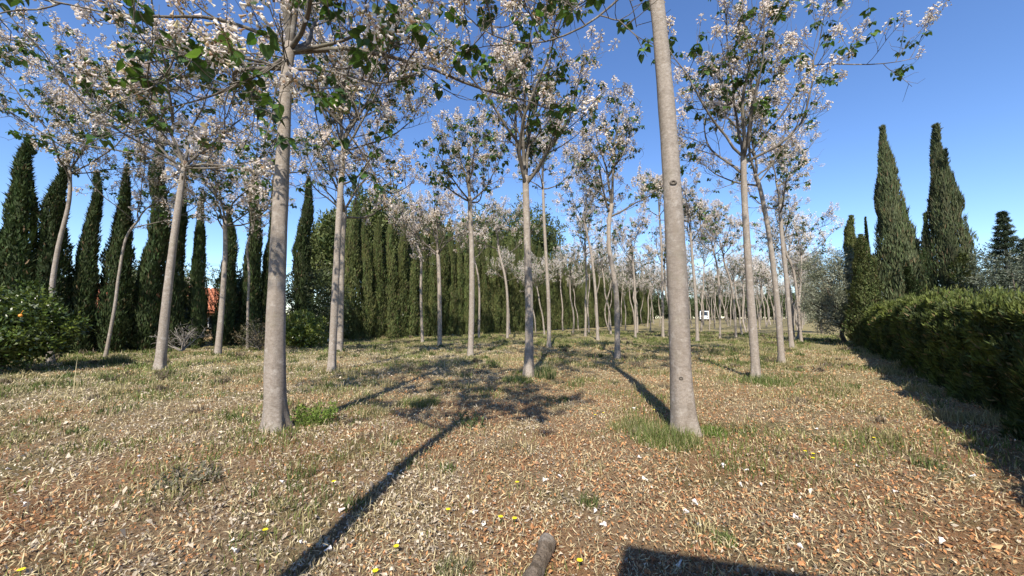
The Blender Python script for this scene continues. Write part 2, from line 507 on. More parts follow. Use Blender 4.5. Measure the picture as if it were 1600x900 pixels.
def paulownia(label, px_path, w0, w1, seed, group, n_limb=7, crown_r=2.6, crown_h=3.6, pf=.55, pl=.22, up=(.7, 1.4),
              custom=(), extra_top=None, near=False, nb=7, nt=5, dense=1.0, Y=None, low=.9, az_bias=None, cap_obj=170):
    rg = np.random.default_rng(seed)
    bx, by = px_path[0]
    if Y is None: Y = depth_of(by)
    P = np.array([pix(x, y, Y) for x, y in px_path])
    base = np.array((P[0, 0], Y, gz(P[0, 0], Y)))
    P[0, 2] = base[2]
    if extra_top is not None:
        P = np.vstack([P, P[-1] + np.array(extra_top)])
    P = P - base
    P[0, 2] = -.06
    # gentle sway in depth so that the trunk is a real curve in space
    hh = np.linspace(0, 1, len(P))
    P[:, 1] += np.sin(hh * 3.0) * .12 * (rg.random() - .5) * 2
    path = smooth_path(P, 46 if near else 22)
    k = Y / FPX * off_axis(bx) * .5 * .87
    crown_r *= 1.22; crown_h *= 1.08; pl *= .62; pf = pf * .74; nb += 2; nt += 1; cap_obj = min(299, int(cap_obj * 1.25))
    r0, r1 = w0 * k, w1 * k
    t = thing('paulownia_tree', label, 'tree', tuple(base), group)
    trunk_mesh(rg, path, r0, r1, .62 if near else .34, 28 if near else 12, near).build('trunk', M['bark'], t, True)
    fork = path[-1]; td = nrm(path[-1] - path[-4])
    tips, leafpts = [], []
    limbs = []
    # ascending leaders
    nl = 2 if n_limb < 8 else 3
    a0 = rg.random() * 6.28 if az_bias is None else az_bias
    for q in range(nl):
        az = a0 + q * 6.28 / nl + rg.uniform(-.4, .4); th = rg.uniform(.12, .5)
        d = nrm(td * .5 + np.array((math.cos(az) * math.sin(th), math.sin(az) * math.sin(th), math.cos(th))))
        pth = walk(rg, fork - td * .08, d, crown_h * rg.uniform(.8, 1.05), 10, .35, .35)
        limbs.append((pth, r1 * rg.uniform(.6, .8), .008, nb + 2))
    for q in range(n_limb - nl):
        az = a0 + .6 + q * 6.28 / (n_limb - nl) + rg.uniform(-.35, .35); th = rg.uniform(.75, 1.0 + low * .65)
        d = np.array((math.cos(az) * math.sin(th), math.sin(az) * math.sin(th), math.cos(th)))
        drop = rg.uniform(0, .55) if q % 2 else rg.uniform(-.02, .2)
        kk = int(len(path) * .72)
        if q % 3 == 2:
            lead = limbs[q % nl][0]; st = lead[int(rg.integers(2, 5))]
        else:
            kd = max(1, int(len(path) - 1 - drop / (np.linalg.norm(path[-1] - path[-2]) + 1e-6))); st = path[kd]
        pth = walk(rg, st, d, crown_r * rg.uniform(.95, 1.4), 10, rg.uniform(*up), .4)
        limbs.append((pth, r1 * rg.uniform(.42, .6), .011, nb))
    for cust in custom:
        cpts, dy = cust[:2]; cw = cust[2] if len(cust) > 2 else .42
        m_ = len(cpts)
        q = np.array([pix(x, y, Y + dy * a / (m_ - 1)) for a, (x, y) in enumerate(cpts)]) - base
        q[0] = path[np.argmin(np.linalg.norm(path - q[0], axis=1))]
        limbs.append((smooth_path(q, 14), r1 * cw, .006, nb))
    for pth, ra, rb, nbb in limbs:
        limb_mesh(rg, pth, ra, rb, tips, leafpts, int(nbb), nt, crown_r * .42, .55).build('limb', M['limb'], t, True)
    rnd = random.Random(seed)
    order = list(range(len(tips))); rnd.shuffle(order)
    cnt = 0
    for q in order:
        p, d = tips[q]
        if rnd.random() > pf or cnt >= cap_obj: continue
        up_ = nrm(d * .75 + np.array((0, 0, .55)) + np.array((rnd.gauss(0, .2), rnd.gauss(0, .2), 0)))
        e = Vector(up_).to_track_quat('Z', 'Y').to_euler()
        o = put('flower_cluster', rnd.choice(PAN if rnd.random() < .8 else PANB), t, tuple(p - up_ * .015), e, rnd.uniform(.75, 1.2))
        cnt += 1
    for p, d in leafpts:
        if rnd.random() > pl: continue
        put('leaf_cluster', rnd.choice(LEAFC), t, tuple(p), (rnd.gauss(0, .3), rnd.gauss(0, .3), rnd.uniform(0, 6.28)), rnd.uniform(.6, 1.12))
    return t, path, base, r0, r1

G_P = 'paulownia trees planted in rows'
TREES = []
def T(*a, **k): TREES.append(paulownia(*a, **k)); return TREES[-1]

tL = T('thick pale paulownia trunk with flared roots beside a bright green weed clump',
  [(430, 674), (433, 560), (440, 400), (447, 250), (452, 120), (455, 70)], 41, 21, 11, G_P, n_limb=8, crown_r=2.7, crown_h=3.4, pf=1.25, pl=.34,
  near=True, low=1.1, up=(.2, .9), nb=7, cap_obj=290,
  custom=[([(454, 90), (400, 118), (330, 150), (250, 172)], -.3), ([(455, 85), (540, 62), (590, 30), (655, -5)], -.5),
          ([(456, 40), (340, 30), (250, 26), (170, 20), (60, -4)], -1.2), ([(453, 120), (500, 160), (560, 230), (600, 300)], .9),
          ([(453, 105), (449, 92), (444, 96)], -1.3, .25), ([(453, 112), (385, 92), (305, 84), (225, 100)], -1.0, .3), ([(454, 108), (520, 112), (590, 130), (645, 118)], -.5, .3)])
tR = T('thickest bare paulownia trunk, its first branches very high, tall grass tuft at its foot',
  [(1068, 677), (1063, 600), (1056, 450), (1045, 250), (1034, 110), (1022, -10)], 44, 26, 12, G_P, n_limb=9, crown_r=2.7, crown_h=3.2, pf=.5, pl=.3,
  near=True, extra_top=(-.12, .1, .75), low=.5, nb=6,
  custom=[([(1016, -60), (965, 0), (905, 45), (830, 68), (760, 50), (705, 0)], -.3, .2), ([(1018, -70), (960, -30), (880, 20), (800, 25)], .6, .16)])
tC = T('pale paulownia with straight trunk forking like a vase, grass tuft against its foot',
  [(826, 588), (827, 480), (824, 380), (821, 275)], 16, 11.5, 13, G_P, n_limb=8, crown_r=2.7, crown_h=4.5, pf=.40, pl=.42, near=True, low=.4, up=(.9, 1.6), nb=8, cap_obj=220)
tT1 = T('straight paulownia between thickest trunk and hedge, one long branch reaching out hedgeward',
  [(1182, 592), (1176, 480), (1170, 380), (1165, 300), (1162, 245)], 17, 11.5, 14, G_P, n_limb=8, crown_r=2.6, crown_h=4.4, pf=.46, pl=.45, near=True, low=.7, up=(.9, 1.6), cap_obj=240,
  custom=[([(1163, 250), (1225, 175), (1265, 110), (1290, 100), (1350, 101), (1400, 97), (1440, 88)], -.2)])
T('paulownia with leaning pale trunk just behind the one with the outreaching branch',
  [(1222, 567), (1216, 480), (1205, 380), (1190, 300), (1180, 272)], 12.5, 8.5, 15, G_P, n_limb=6, crown_r=2.0, crown_h=3.0, pf=.55, pl=.28)
T('slim paulownia with small twiggy crown, third in the row beside the hedge',
  [(1237, 543), (1230, 450), (1222, 370), (1219, 320)], 9.5, 7, 16, G_P, n_limb=6, crown_r=2.4, crown_h=3.4, pf=.5, pl=.25)
T('slender paulownia with a kinked upper trunk close to the olive tree',
  [(1252, 535), (1247, 470), (1241, 422), (1228, 392), (1224, 368)], 6.5, 4.5, 17, G_P, n_limb=5, crown_r=1.8, crown_h=2.6, pf=.4, pl=.2, nb=5)
T('stout leaning paulownia with broad white-blossomed crown, near the bare grey shrub',
  [(250, 577), (260, 480), (272, 380), (284, 290), (289, 258)], 21, 12, 18, G_P, n_limb=9, crown_r=3.6, crown_h=3.6, pf=1.2, pl=.5, near=True, low=1.0, up=(.4, 1.2), nb=9, cap_obj=299,
  custom=[([(287, 262), (200, 238), (120, 225), (60, 205), (0, 165)], -.4), ([(288, 262), (340, 262), (400, 252), (440, 228)], -.3), ([(288, 250), (230, 180), (150, 130), (70, 100)], -.8)])
T('slender grey paulownia crossing in front of a paler trunk close behind it',
  [(518, 580), (523, 480), (528, 380), (533, 290), (538, 225)], 14.5, 10.5, 19, G_P, n_limb=8, crown_r=2.6, crown_h=3.6, pf=.8, pl=.45, near=True, low=1.0, nb=8, cap_obj=240)
T('pale paulownia trunk with a dark knot, standing right behind a slender grey one',
  [(531, 550), (534, 450), (536, 380), (539, 325)], 11.5, 8.5, 20, G_P, n_limb=7, crown_r=2.5, crown_h=3.5, pf=.55, pl=.3, low=1.0)
T('paulownia with slim straight trunk and low spreading crown between bare shrub and brown bush',
  [(340, 555), (345, 480), (350, 400), (351, 345)], 13, 8, 21, G_P, n_limb=7, crown_r=2.4, crown_h=3.4, pf=.6, pl=.4, low=1.1)
T('thin crooked paulownia with S-shaped trunk in front of the tall cypresses',
  [(165, 552), (180, 480), (187, 430), (198, 372), (218, 342)], 8.0, 5.0, 22, G_P, Y=15.6, n_limb=5, crown_r=2.0, crown_h=2.6, pf=.65, pl=.3, nb=6, low=.8)
T('paulownia with smooth bowed trunk rising from behind the orange tree',
  [(80, 552), (78, 470), (88, 390), (106, 315), (109, 262)], 15, 8, 23, G_P, Y=14.0, n_limb=7, crown_r=3.2, crown_h=3.6, pf=1.1, pl=.5, low=1.2, up=(.2, .9), nb=8, cap_obj=240)
T('very thin pale paulownia with a bent tip rising behind the brown bush',
  [(387, 541), (388, 475), (390, 430), (387, 385), (396, 358)], 5.4, 3.8, 24, G_P, Y=20.0, n_limb=4, crown_r=1.7, crown_h=2.4, pf=.6, pl=.3, nb=5)
T('slim paulownia with sparse pale crown, in front of the dense cypress wall',
  [(660, 535), (658, 460), (658, 402), (648, 378)], 5.6, 4, 25, G_P, n_limb=6, crown_r=2.1, crown_h=3.0, pf=.55, pl=.12, nb=6)
T('paulownia forking low into three straight ascending limbs before the cypress wall',
  [(687, 541), (687, 480), (686, 430), (684, 392)], 8.5, 6.5, 26, G_P, n_limb=7, crown_r=2.3, crown_h=3.4, pf=.5, pl=.12, nb=7, low=.3)
T('straight paulownia with green leafy lower crown, two rows behind the vase-forked one',
  [(735, 557), (737, 480), (737, 400), (735, 345), (734, 308)], 11, 8, 27, G_P, n_limb=7, crown_r=2.1, crown_h=3.6, pf=.45, pl=.5, nb=7, low=.8)
T('very slender paulownia sapling bending at the top before the cypress wall',
  [(748, 528), (749, 470), (747, 432), (739, 398)], 4.2, 3.0, 28, G_P, n_limb=4, crown_r=1.6, crown_h=2.2, pf=.4, pl=.25, nb=5)
T('slender paulownia with a curved neck below its fork, in front of the round pine',
  [(793, 530), (793, 470), (789, 432), (780, 395), (779, 384)], 4.8, 3.6, 29, G_P, n_limb=6, crown_r=2.4, crown_h=3.4, pf=.55, pl=.2, nb=6)
T('tall slim paulownia close beside the vase-forked one, leafy whorl high on its trunk',
  [(858, 543), (857, 470), (853, 400), (850, 340), (848, 285)], 7.5, 4.6, 30, G_P, n_limb=6, crown_r=2.0, crown_h=3.4, pf=.5, pl=.45, nb=6)
T('paulownia leaning to one side with a leafy dark crown in the open gap of sky',
  [(934, 532), (931, 460), (925, 402), (917, 362), (913, 345)], 5.8, 4.0, 31, G_P, n_limb=7, crown_r=2.4, crown_h=3.4, pf=.45, pl=.45, nb=6)
T('dark kinked paulownia trunk with a swan-necked bend, standing in the crown shade',
  [(965, 560), (963, 470), (958, 430), (951, 390), (951, 350), (956, 318)], 10.5, 7.5, 32, G_P, n_limb=7, crown_r=2.1, crown_h=3.6, pf=.5, pl=.4, nb=7)
T('slender pale paulownia with low blossom, between the kinked trunk and the thickest trunk',
  [(993, 528), (992, 455), (988, 400)], 4.2, 3.2, 33, G_P, n_limb=6, crown_r=2.0, crown_h=3.2, pf=.65, pl=.2, nb=6)
T('paulownia half hidden behind the thickest bare trunk',
  [(1036, 527), (1033, 400), (1030, 332)], 5, 3.5, 34, G_P, n_limb=6, crown_r=2.2, crown_h=3.0, pf=.5, pl=.3, nb=6)
T('dark-footed slim paulownia just past the thickest bare trunk, shade on its lower trunk',
  [(1090, 535), (1087, 470), (1082, 410), (1079, 365)], 6.5, 4.6, 35, G_P, n_limb=6, crown_r=2.2, crown_h=3.2, pf=.55, pl=.3, nb=6)
T('slim paulownia with dark-stained foot standing in front of the white van',
  [(1125, 530), (1124, 480), (1121, 425), (1114, 388)], 4.4, 3.2, 36, G_P, n_limb=6, crown_r=2.2, crown_h=3.2, pf=.6, pl=.25, nb=6)
T('slim paulownia with upper trunk bent sideways, next to the white van',
  [(1150, 527), (1148, 480), (1142, 440), (1132, 410), (1130, 395)], 4.4, 3.2, 37, G_P, n_limb=6, crown_r=2.2, crown_h=3.2, pf=.6, pl=.25, nb=6)
# ------------------------------------------------------------------ paulownia beside the camera (world coordinates)
def paulownia_at(label, x, y, H, r0, r1, seed, crown_r, crown_h, n_limb=8):
    rg = np.random.default_rng(seed)
    base = np.array((x, y, gz(x, y)))
    t = thing('paulownia_tree', label, 'tree', tuple(base), G_P)
    path = smooth_path(np.array([(0, 0, -.06), (.03, 0, H * .35), (-.03, .03, H * .7), (.02, 0, H)]), 40)
    trunk_mesh(rg, path, r0, r1, .4, 24, True).build('trunk', M['bark'], t, True)
    tips, leafpts = [], []
    for q in range(n_limb):
        az = q * 6.28 / n_limb + rg.uniform(-.3, .3)
        th = rg.uniform(.2, .5) if q % 3 == 0 else rg.uniform(.8, 1.3)
        d = np.array((math.cos(az) * math.sin(th), math.sin(az) * math.sin(th), math.cos(th)))
        L = crown_h if q % 3 == 0 else crown_r * rg.uniform(.9, 1.3)
        pth = walk(rg, path[-1] - np.array((0, 0, rg.uniform(0, .3))), d, L, 10, .8, .4)
        limb_mesh(rg, pth, r1 * .55, .008, tips, leafpts, 7, 5, crown_r * .42, .55).build('limb', M['limb'], t, True)
    rnd = random.Random(seed)
    n_ = 0
    for p, d in tips:
        if rnd.random() > .32 or n_ > 200: continue
        n_ += 1
        up_ = nrm(d * .75 + np.array((0, 0, .55)))
        put('flower_cluster', rnd.choice(PAN), t, tuple(p - up_ * .015), Vector(up_).to_track_quat('Z', 'Y').to_euler(), rnd.uniform(.75, 1.2))
    for p, d in leafpts:
        if rnd.random() > .2: continue
        put('leaf_cluster', rnd.choice(LEAFC), t, tuple(p), (0, 0, rnd.uniform(0, 6.28)), rnd.uniform(.75, 1.35))
paulownia_at('paulownia standing just outside the view, its trunk shadow lying across the leaf litter', -1.90, -.15, 5.9, .105, .07, 38, 2.4, 3.2)

# ------------------------------------------------------------------ far paulownias: shared meshes
def far_variant(seed):
    rg = np.random.default_rng(seed)
    H = rg.uniform(5.3, 6.6)
    P = [np.array((0, 0, -.1))]
    off = np.zeros(2)
    for k in range(1, 6):
        off = off + rg.normal(size=2) * .16
        P.append(np.array((off[0], off[1], H * k / 5)))
    path = smooth_path(np.array(P), 16)
    tm = trunk_mesh(rg, path, .095, .055, .3, 8, False).build('trunk', M['bark'], smooth=True, link=False)
    tips, leafpts = [], []
    lm = MB()
    for q in range(8):
        az = q * .785 + rg.uniform(-.3, .3); th = rg.uniform(.15, .5) if q % 3 == 0 else rg.uniform(.7, 1.35)
        d = np.array((math.cos(az) * math.sin(th), math.sin(az) * math.sin(th), math.cos(th)))
        pth = walk(rg, path[-1] - np.array((0, 0, rg.uniform(0, .5))), d, rg.uniform(2.0, 3.2), 8, .9, .4)
        s = limb_mesh(rg, pth, .032, .007, tips, leafpts, 6, 4, .95, .5)
        for V_, C_ in zip(s.V, s.C): pass
        lm.add(np.concatenate(s.V), Q=np.concatenate(s.Q), T=np.concatenate(s.T), C=np.concatenate(s.C))
    lmesh = lm.build('branches', M['limb'], link=False)
    bm = MB()
    for p, d in tips:
        if rg.random() > .8: continue
        N = 32
        ax = nrm(d * .6 + np.array((0, 0, .6)))
        tt = rg.random(N)
        Pp = p + ax * (tt * .38)[:, None] + runit(rg, N) * (.13 * (1 - .7 * tt))[:, None]
        c = jitter(rg, (.80, .735, .67), N, .13, .03); br = rg.random(N) < .22
        c[br] = jitter(rg, (.28, .20, .10), int(br.sum()), .3)
        D = unitrows(runit(rg, N) + np.array((0, 0, -.3)))
        quads_at(bm, Pp, D, runit(rg, N), rg.uniform(.05, .085, N), rg.uniform(.04, .055, N), c)
    bmesh_ = bm.build('blossom', M['flower'], link=False)
    fm = MB()
    for p, d in leafpts:
        if rg.random() > .3: continue
        N = 7
        Pp = p + runit(rg, N) * .09
        D = unitrows(runit(rg, N) + np.array((0, 0, -.4)))
        quads_at(fm, Pp, D, runit(rg, N), rg.uniform(.12, .2, N), rg.uniform(.09, .15, N), jitter(rg, (.055, .095, .022), N, .3))
    fmesh = fm.build('foliage', M['leaf'], link=False)
    return tm, lmesh, bmesh_, fmesh
FARV = [far_variant(300 + k) for k in range(5)]
rnd = random.Random(5)
taken = [(t[2][0], t[2][1]) for t in TREES]
nfar = 0
for row in range(7):
    q = -1.4 - 4.55 * row
    s_ = 28.0 + rnd.random() * 3
    while s_ < 118:
        p = sq(s_ + rnd.uniform(-.5, .5), q + rnd.uniform(-.45, .45))
        s_ += 4.9
        if row == 6 and s_ < 55: continue
        if row >= 5 and s_ > 95: continue
        if min((p[0] - a) ** 2 + (p[1] - b) ** 2 for a, b in taken) < 7: continue
        u = 800 + FPX * p[0] / p[1]
        if u < 640 or p[1] < 24: continue
        var = FARV[rnd.randrange(5)]
        lab = ('distant paulownia with slim pale trunk and whitish crown far down the orchard rows' if p[1] > 45 else
               'mid-distance paulownia with slim pale trunk in the rows before the cypress wall')
        t = thing('paulownia_tree', lab, 'tree', (p[0], p[1], gz(p[0], p[1])), 'distant paulownias' if p[1] > 45 else 'mid-distance paulownias', rnd.uniform(0, 6.28))
        k = rnd.uniform(.82, 1.18)
        t.scale = (k, k, k * rnd.uniform(.9, 1.12))
        for nm, me in zip(('trunk', 'branches', 'blossom', 'foliage'), var):
            o = put(nm, me, t)
            if nm != 'trunk': o['kind'] = 'stuff'
        nfar += 1

# ------------------------------------------------------------------ cypresses
def cypress_variant(seed, H, D, N, c=(.040, .058, .020), leaf=.2, point=.5):
    """columnar crown of upright sprays, ragged outline"""
    rg = np.random.default_rng(seed)
    def prof(t):
        return np.clip(np.where(t < .12, .72 + .28 * t / .12, 1.0) * np.clip((1 - t) / (1 - .35 * point), 0, 1) ** (.55 + .35 * point), .02, 1)
    # plumes: upright columns of foliage that make the surface lumpy
    K = 150
    ph = rg.random(K) * 6.283; z0 = rg.random(K) ** .8 * .92; ln = rg.uniform(.06, .20, K); lean = rg.uniform(.86, 1.16, K)
    lean[rg.random(K) < .07] *= 1.2
    pc = jitter(rg, c, K, .28, .10)
    core = MB()
    zz = np.linspace(.02, .95, 14)
    path = np.stack([np.zeros(14), np.zeros(14), zz * H], 1)
    path[:, 0] = D * .10 * np.sin(5.1 * zz + seed) + D * .05 * np.sin(13 * zz + 2 * seed); path[:, 1] = path[:, 0] * .5
    core.tube(path, prof(zz) * D * .27, 10, C=c)
    idx = rg.integers(0, K, N)
    u = rg.random(N)
    t = np.clip(z0[idx] + u * ln[idx], 0, 1)
    width = .26 * (1 - u * .8)
    a = ph[idx] + rg.normal(size=N) * width
    lump = 1 + .10 * np.sin(3 * a + 9 * t) + .08 * np.sin(5 * a - 23 * t) + .05 * np.sin(2 * a + 47 * t)
    rad = prof(t) * D * .5 * lean[idx] * (1 - np.minimum(np.abs(a - ph[idx]), .9) * .42) * (1 - .10 * rg.random(N) ** 2)
    fill = rg.random(N) < .42                    # even coat between the plumes
    t[fill] = rg.random(int(fill.sum())) ** 1.15 * .97
    a[fill] = rg.random(int(fill.sum())) * 6.283
    rad[fill] = prof(t[fill]) * D * .5 * (.74 + .20 * rg.random(int(fill.sum())))
    lump = lump + .11 * np.sin(7.3 * t + seed) * np.sin(a + seed) + .09 * np.sin(31 * t + 2 * a + seed)
    rad = rad * lump
    sway = D * .10 * np.sin(5.1 * t + seed) + D * .05 * np.sin(13 * t + 2 * seed)
    P = np.stack([np.cos(a) * rad + sway, np.sin(a) * rad + sway * .5, t * H], 1)
    out = np.stack([np.cos(a), np.sin(a), np.zeros(N)], 1)
    Dv = unitrows(out * rg.uniform(.0, .5, (N, 1)) + np.array((0, 0, 1.)) + rg.normal(size=(N, 3)) * .22)
    P = P - Dv * leaf * .45
    U = unitrows(np.cross(Dv, out + rg.normal(size=(N, 3)) * .6))
    C = pc[idx] * rg.uniform(.75, 1.3, (N, 1))
    old = rg.random(N) < .05
    C[old] = jitter(rg, (.13, .095, .05), int(old.sum()), .2)
    quads_at(core, P, Dv, U, rg.uniform(.7, 1.6, N) * leaf, rg.uniform(.15, .28, N) * leaf, C)
    # ragged tip
    n2 = N // 60
    tp = np.stack([rg.normal(size=n2) * .03, rg.normal(size=n2) * .03, H * rg.uniform(.93, 1.0, n2)], 1)
    quads_at(core, tp, unitrows(rg.normal(size=(n2, 3)) * .25 + np.array((0, 0, 1.))), runit(rg, n2), leaf * 1.1, leaf * .3, jitter(rg, c, n2, .2))
    crown = core.build('crown', M['cypress'], link=False)
    tb = MB(); tb.tube([(0, 0, -.1), (.02, 0, .5), (0, .02, H * .5)], [.13, .10, .04], 8)
    trunk = tb.build('trunk', M['darkbark'], link=False)
    return crown, trunk
CYP = [cypress_variant(400 + k, 10.0, 1.0, 15000, leaf=.215, point=(.3, .7, .5, .9, .2, .6)[k]) for k in range(6)]
CYPG = [cypress_variant(420 + k, 10.0, 1.42, 19000, c=(.095, .112, .038), leaf=.215, point=(.1, .2, .15)[k]) for k in range(3)]
CYPB = [cypress_variant(430 + k, 10.0, 2.0, 33000, c=(.078, .092, .042), leaf=.215, point=(1.0, .8)[k]) for k in range(2)]

def cypress(label, x, y, H, w, var, group=None, rz=None, lean=(0, 0)):
    t = thing('cypress_tree', label, 'tree', (x, y, gz(x, y)), group, rnd.uniform(0, 6.28) if rz is None else rz)
    t.scale = (w, w, H / 10.0)
    t.rotation_euler[0] = lean[0]; t.rotation_euler[1] = lean[1]
    c = put('crown', var[0], t, (0, 0, .15)); c['kind'] = 'stuff'
    put('trunk', var[1], t)
    return t

# the row along the far side: line through (-18.8, 18.8)
QROW = -18.8 * ACR[0] + 18.8 * ACR[1]
def on_row(px, q=QROW):
    k = (px - 800) / FPX
    # q = x*ACR0 + y*ACR1 with x = k*y
    y = q / (k * ACR[0] + ACR[1])
    return k * y, y
LEFT = [(25, 230, 1.25, 'tall dark cypress with a blunt top towering behind the orange tree'),
        (78, 260, 1.15, 'dark cypress with a ragged side shoot behind the bowed paulownia trunk'),
        (132, 280, .85, 'narrow pointed cypress with open sky on both sides'),
        (181, 268, 1.0, 'dark cypress behind the crooked S-shaped paulownia'),
        (233, 215, 1.05, 'tallest dark cypress, its tip lost in white blossom'),
        (272, 262, .8, 'cypress mostly hidden behind the stout leaning paulownia'),
        (308, 308, .72, 'slim short cypress beside the glimpse of red roof'),
        (352, 330, .85, 'cypress with brown dead patch behind the slim straight paulownia'),
        (391, 262, .95, 'full dark cypress behind the brown bush'),
        (418, 290, .7, 'narrow cypress half hidden by the thick flared trunk'),
        (474, 285, 1.2, 'dense cypress rising behind the round citrus bush')]
for k, (px, ty, w, lab) in enumerate(LEFT):
    x, y = on_row(px)
    H = pix(px, ty, y)[2] + .1
    cypress(lab, x, y, H, w * 1.14, CYP[k % 6])
for tt in (-9.2, -8.1, -6.9, -5.7, -4.6):
    p = np.array((-18.8, 18.8)) + ROW * tt
    cypress('dark cypress of the row beyond the orange tree, outside the view', p[0], p[1], rnd.uniform(8.5, 10), rnd.uniform(1, 1.25), CYP[rnd.randrange(6)], 'cypresses beyond the orange tree')
p0 = np.array(on_row(548)); d = 0.0
kk = 0
while True:
    p = p0 + ROW * d + ACR * rnd.uniform(-.12, .12)
    u = 800 + FPX * p[0] / p[1]
    if u > 1015: break
    H = rnd.uniform(9.2, 10.2) if u < 700 else rnd.uniform(9.6, 10.6) + (u - 700) * .002
    if u > 850: H *= .93
    cypress('bright green columnar cypress packed tight in the long evergreen wall', p[0], p[1], H, rnd.uniform(.9, 1.15), CYPG[kk % 3], 'cypresses of the evergreen wall')
    d += rnd.uniform(.98, 1.18); kk += 1
# taller cypress tips beyond the wall
for px, ty, Y_, lab in ((868, 392, 90, 'thin far cypress tip showing above the evergreen wall, beside the round pine'), (893, 405, 90, 'thin far cypress tip standing alone in the gap of sky'), (986, 385, 70, 'broad far cypress behind pale blossom at the end of the evergreen wall')):
    p = pix(px, ty, Y_)
    cypress(lab, p[0], Y_, p[2] - gz(p[0], Y_), 1.3 if Y_ > 80 else 2.6, CYP[3])

# right side
RIGHT = [(1402, 208, 21, .92, 0, 'tall broad pointed cypress beside the olive tree behind the hedge'),
         (1490, 205, 19, .84, 1, 'tall cypress with a stray side shoot and leaning tip behind the hedge')]
for px, ty, Y_, w, v_, lab in RIGHT:
    p = pix(px, 480, Y_)
    t = cypress(lab, p[0], Y_, pix(px, ty, Y_)[2] + .1, w, CYPB[v_], rz=.8)
    if v_ == 1:
        rg = np.random.default_rng(3)
        N = 260
        for (a, z_, dx) in ((0.0, 6.6, 1), (math.pi * .95, 8.2, -.6)):
            b2 = MB(); tt = rg.random(N)
            base_ = np.array((dx * .62, -.2, z_)); dirn = nrm(np.array((dx * .42, 0, 1.0)))
            P = base_ + dirn * (tt * 1.15 * abs(dx))[:, None] + rg.normal(size=(N, 3)) * .06 * (1.1 - tt)[:, None]
            quads_at(b2, P, unitrows(dirn + rg.normal(size=(N, 3)) * .4), runit(rg, N), .16, .05, jitter(rg, (.04, .055, .025), N, .3))
            o = b2.build('side_shoot', M['cypress'], t); o['kind'] = 'stuff'
for px, ty, Y_, w, lab in ((1341, 342, 25, 1.05, 'short cypress rising out of the olive tree'), (1362, 345, 23.5, .55, 'thin dark cypress spire against the broad pointed one'),
                          (1353, 372, 21, 1.2, 'bushy low cypress at the end of the hedge'), (1457, 338, 24, .8, 'thin pale cypress spire against the leaning-tipped one'),
                          (1442, 378, 23, .75, 'small narrow cypress between the two tall ones'), (1425, 420, 19, 1.0, 'low cypress shoulder behind the hedge, foot of the broad pointed cypress'),
                          (1515, 400, 18, 1.1, 'low bushy cypress at the foot of the leaning-tipped cypress')):
    p = pix(px, 480, Y_)
    cypress(lab, p[0], Y_, pix(px, ty, Y_)[2], w, (CYPG if w > 1 else CYP)[1])

# ------------------------------------------------------------------ leafy crowns (pine, olive, citrus, shrubs)
def leafy_crown(rg, blobs, n_clump, n_leaf, clump_r, L, W, colors, droop=0.0, shell=.55):
    """clumps of small leaves spread through ellipsoids (centre, radii)"""
    mb = MB()
    vol = np.array([b[1][0] * b[1][1] * b[1][2] for b in blobs]); vol = vol ** .75; vol = vol / vol.sum()
    cl = []
    for (c, r), f in zip(blobs, vol):
        m_ = max(3, int(n_clump * f))
        d = runit(rg, m_) * (shell + (1 - shell) * rg.random((m_, 1)) ** .6) * rg.uniform(.9, 1.12, (m_, 1))
        cl.append(np.array(c) + d * np.array(r))
    cl = np.concatenate(cl); m_ = len(cl)
    cc = np.array([colors[k] for k in rg.integers(0, len(colors), m_)]) * rg.uniform(.75, 1.25, (m_, 1))
    idx = np.repeat(np.arange(m_), n_leaf); N = len(idx)
    dv = runit(rg, N)
    cr = clump_r * rg.uniform(.6, 1.3, m_)
    P = cl[idx] + dv * (cr[idx] * rg.random(N) ** .5)[:, None]
    D = unitrows(dv + rg.normal(size=(N, 3)) * .6 + np.array((0, 0, .25 - droop)))
    U = unitrows(np.cross(D, rg.normal(size=(N, 3))))
    C = cc[idx] * rg.uniform(.7, 1.35, (N, 1))
    quads_at(mb, P, D, U, L * rg.uniform(.7, 1.3, N), W * rg.uniform(.7, 1.3, N), C)
    return mb, cl

def stems(rg, targets, base, r, n, split=.35):
    mb = MB()
    top = np.mean(targets, 0)
    f = base + (top - base) * split
    mb.tube(smooth_path([base - np.array((0, 0, .1)), base + (f - base) * .5 + rg.normal(size=3) * .05, f], 8), np.linspace(r, r * .7, 8), 9)
    for k in rg.choice(len(targets), min(n, len(targets)), False):
        mid = f + (targets[k] - f) * .5 + np.array((0, 0, .12)) * np.linalg.norm(targets[k] - f) * .5
        mb.tube(smooth_path([f, mid, targets[k]], 7), np.linspace(r * .5, r * .08, 7), 5)
    return mb

def bush(name, label, cat, x, y, blobs, n_clump, n_leaf, clump_r, L, W, colors, mat, seed, r=.1, nst=14, split=.35, group=None, shell=.55, bark='darkbark', droop=0):
    rg = np.random.default_rng(seed)
    t = thing(name, label, cat, (x, y, gz(x, y)), group)
    mb, cl = leafy_crown(rg, blobs, n_clump, n_leaf, clump_r, L, W, colors, droop, shell)
    o = mb.build('crown', mat, t); o['kind'] = 'stuff'
    stems(rg, cl, np.zeros(3), r, nst, split).build('trunk', M[bark], t, True)
    return t

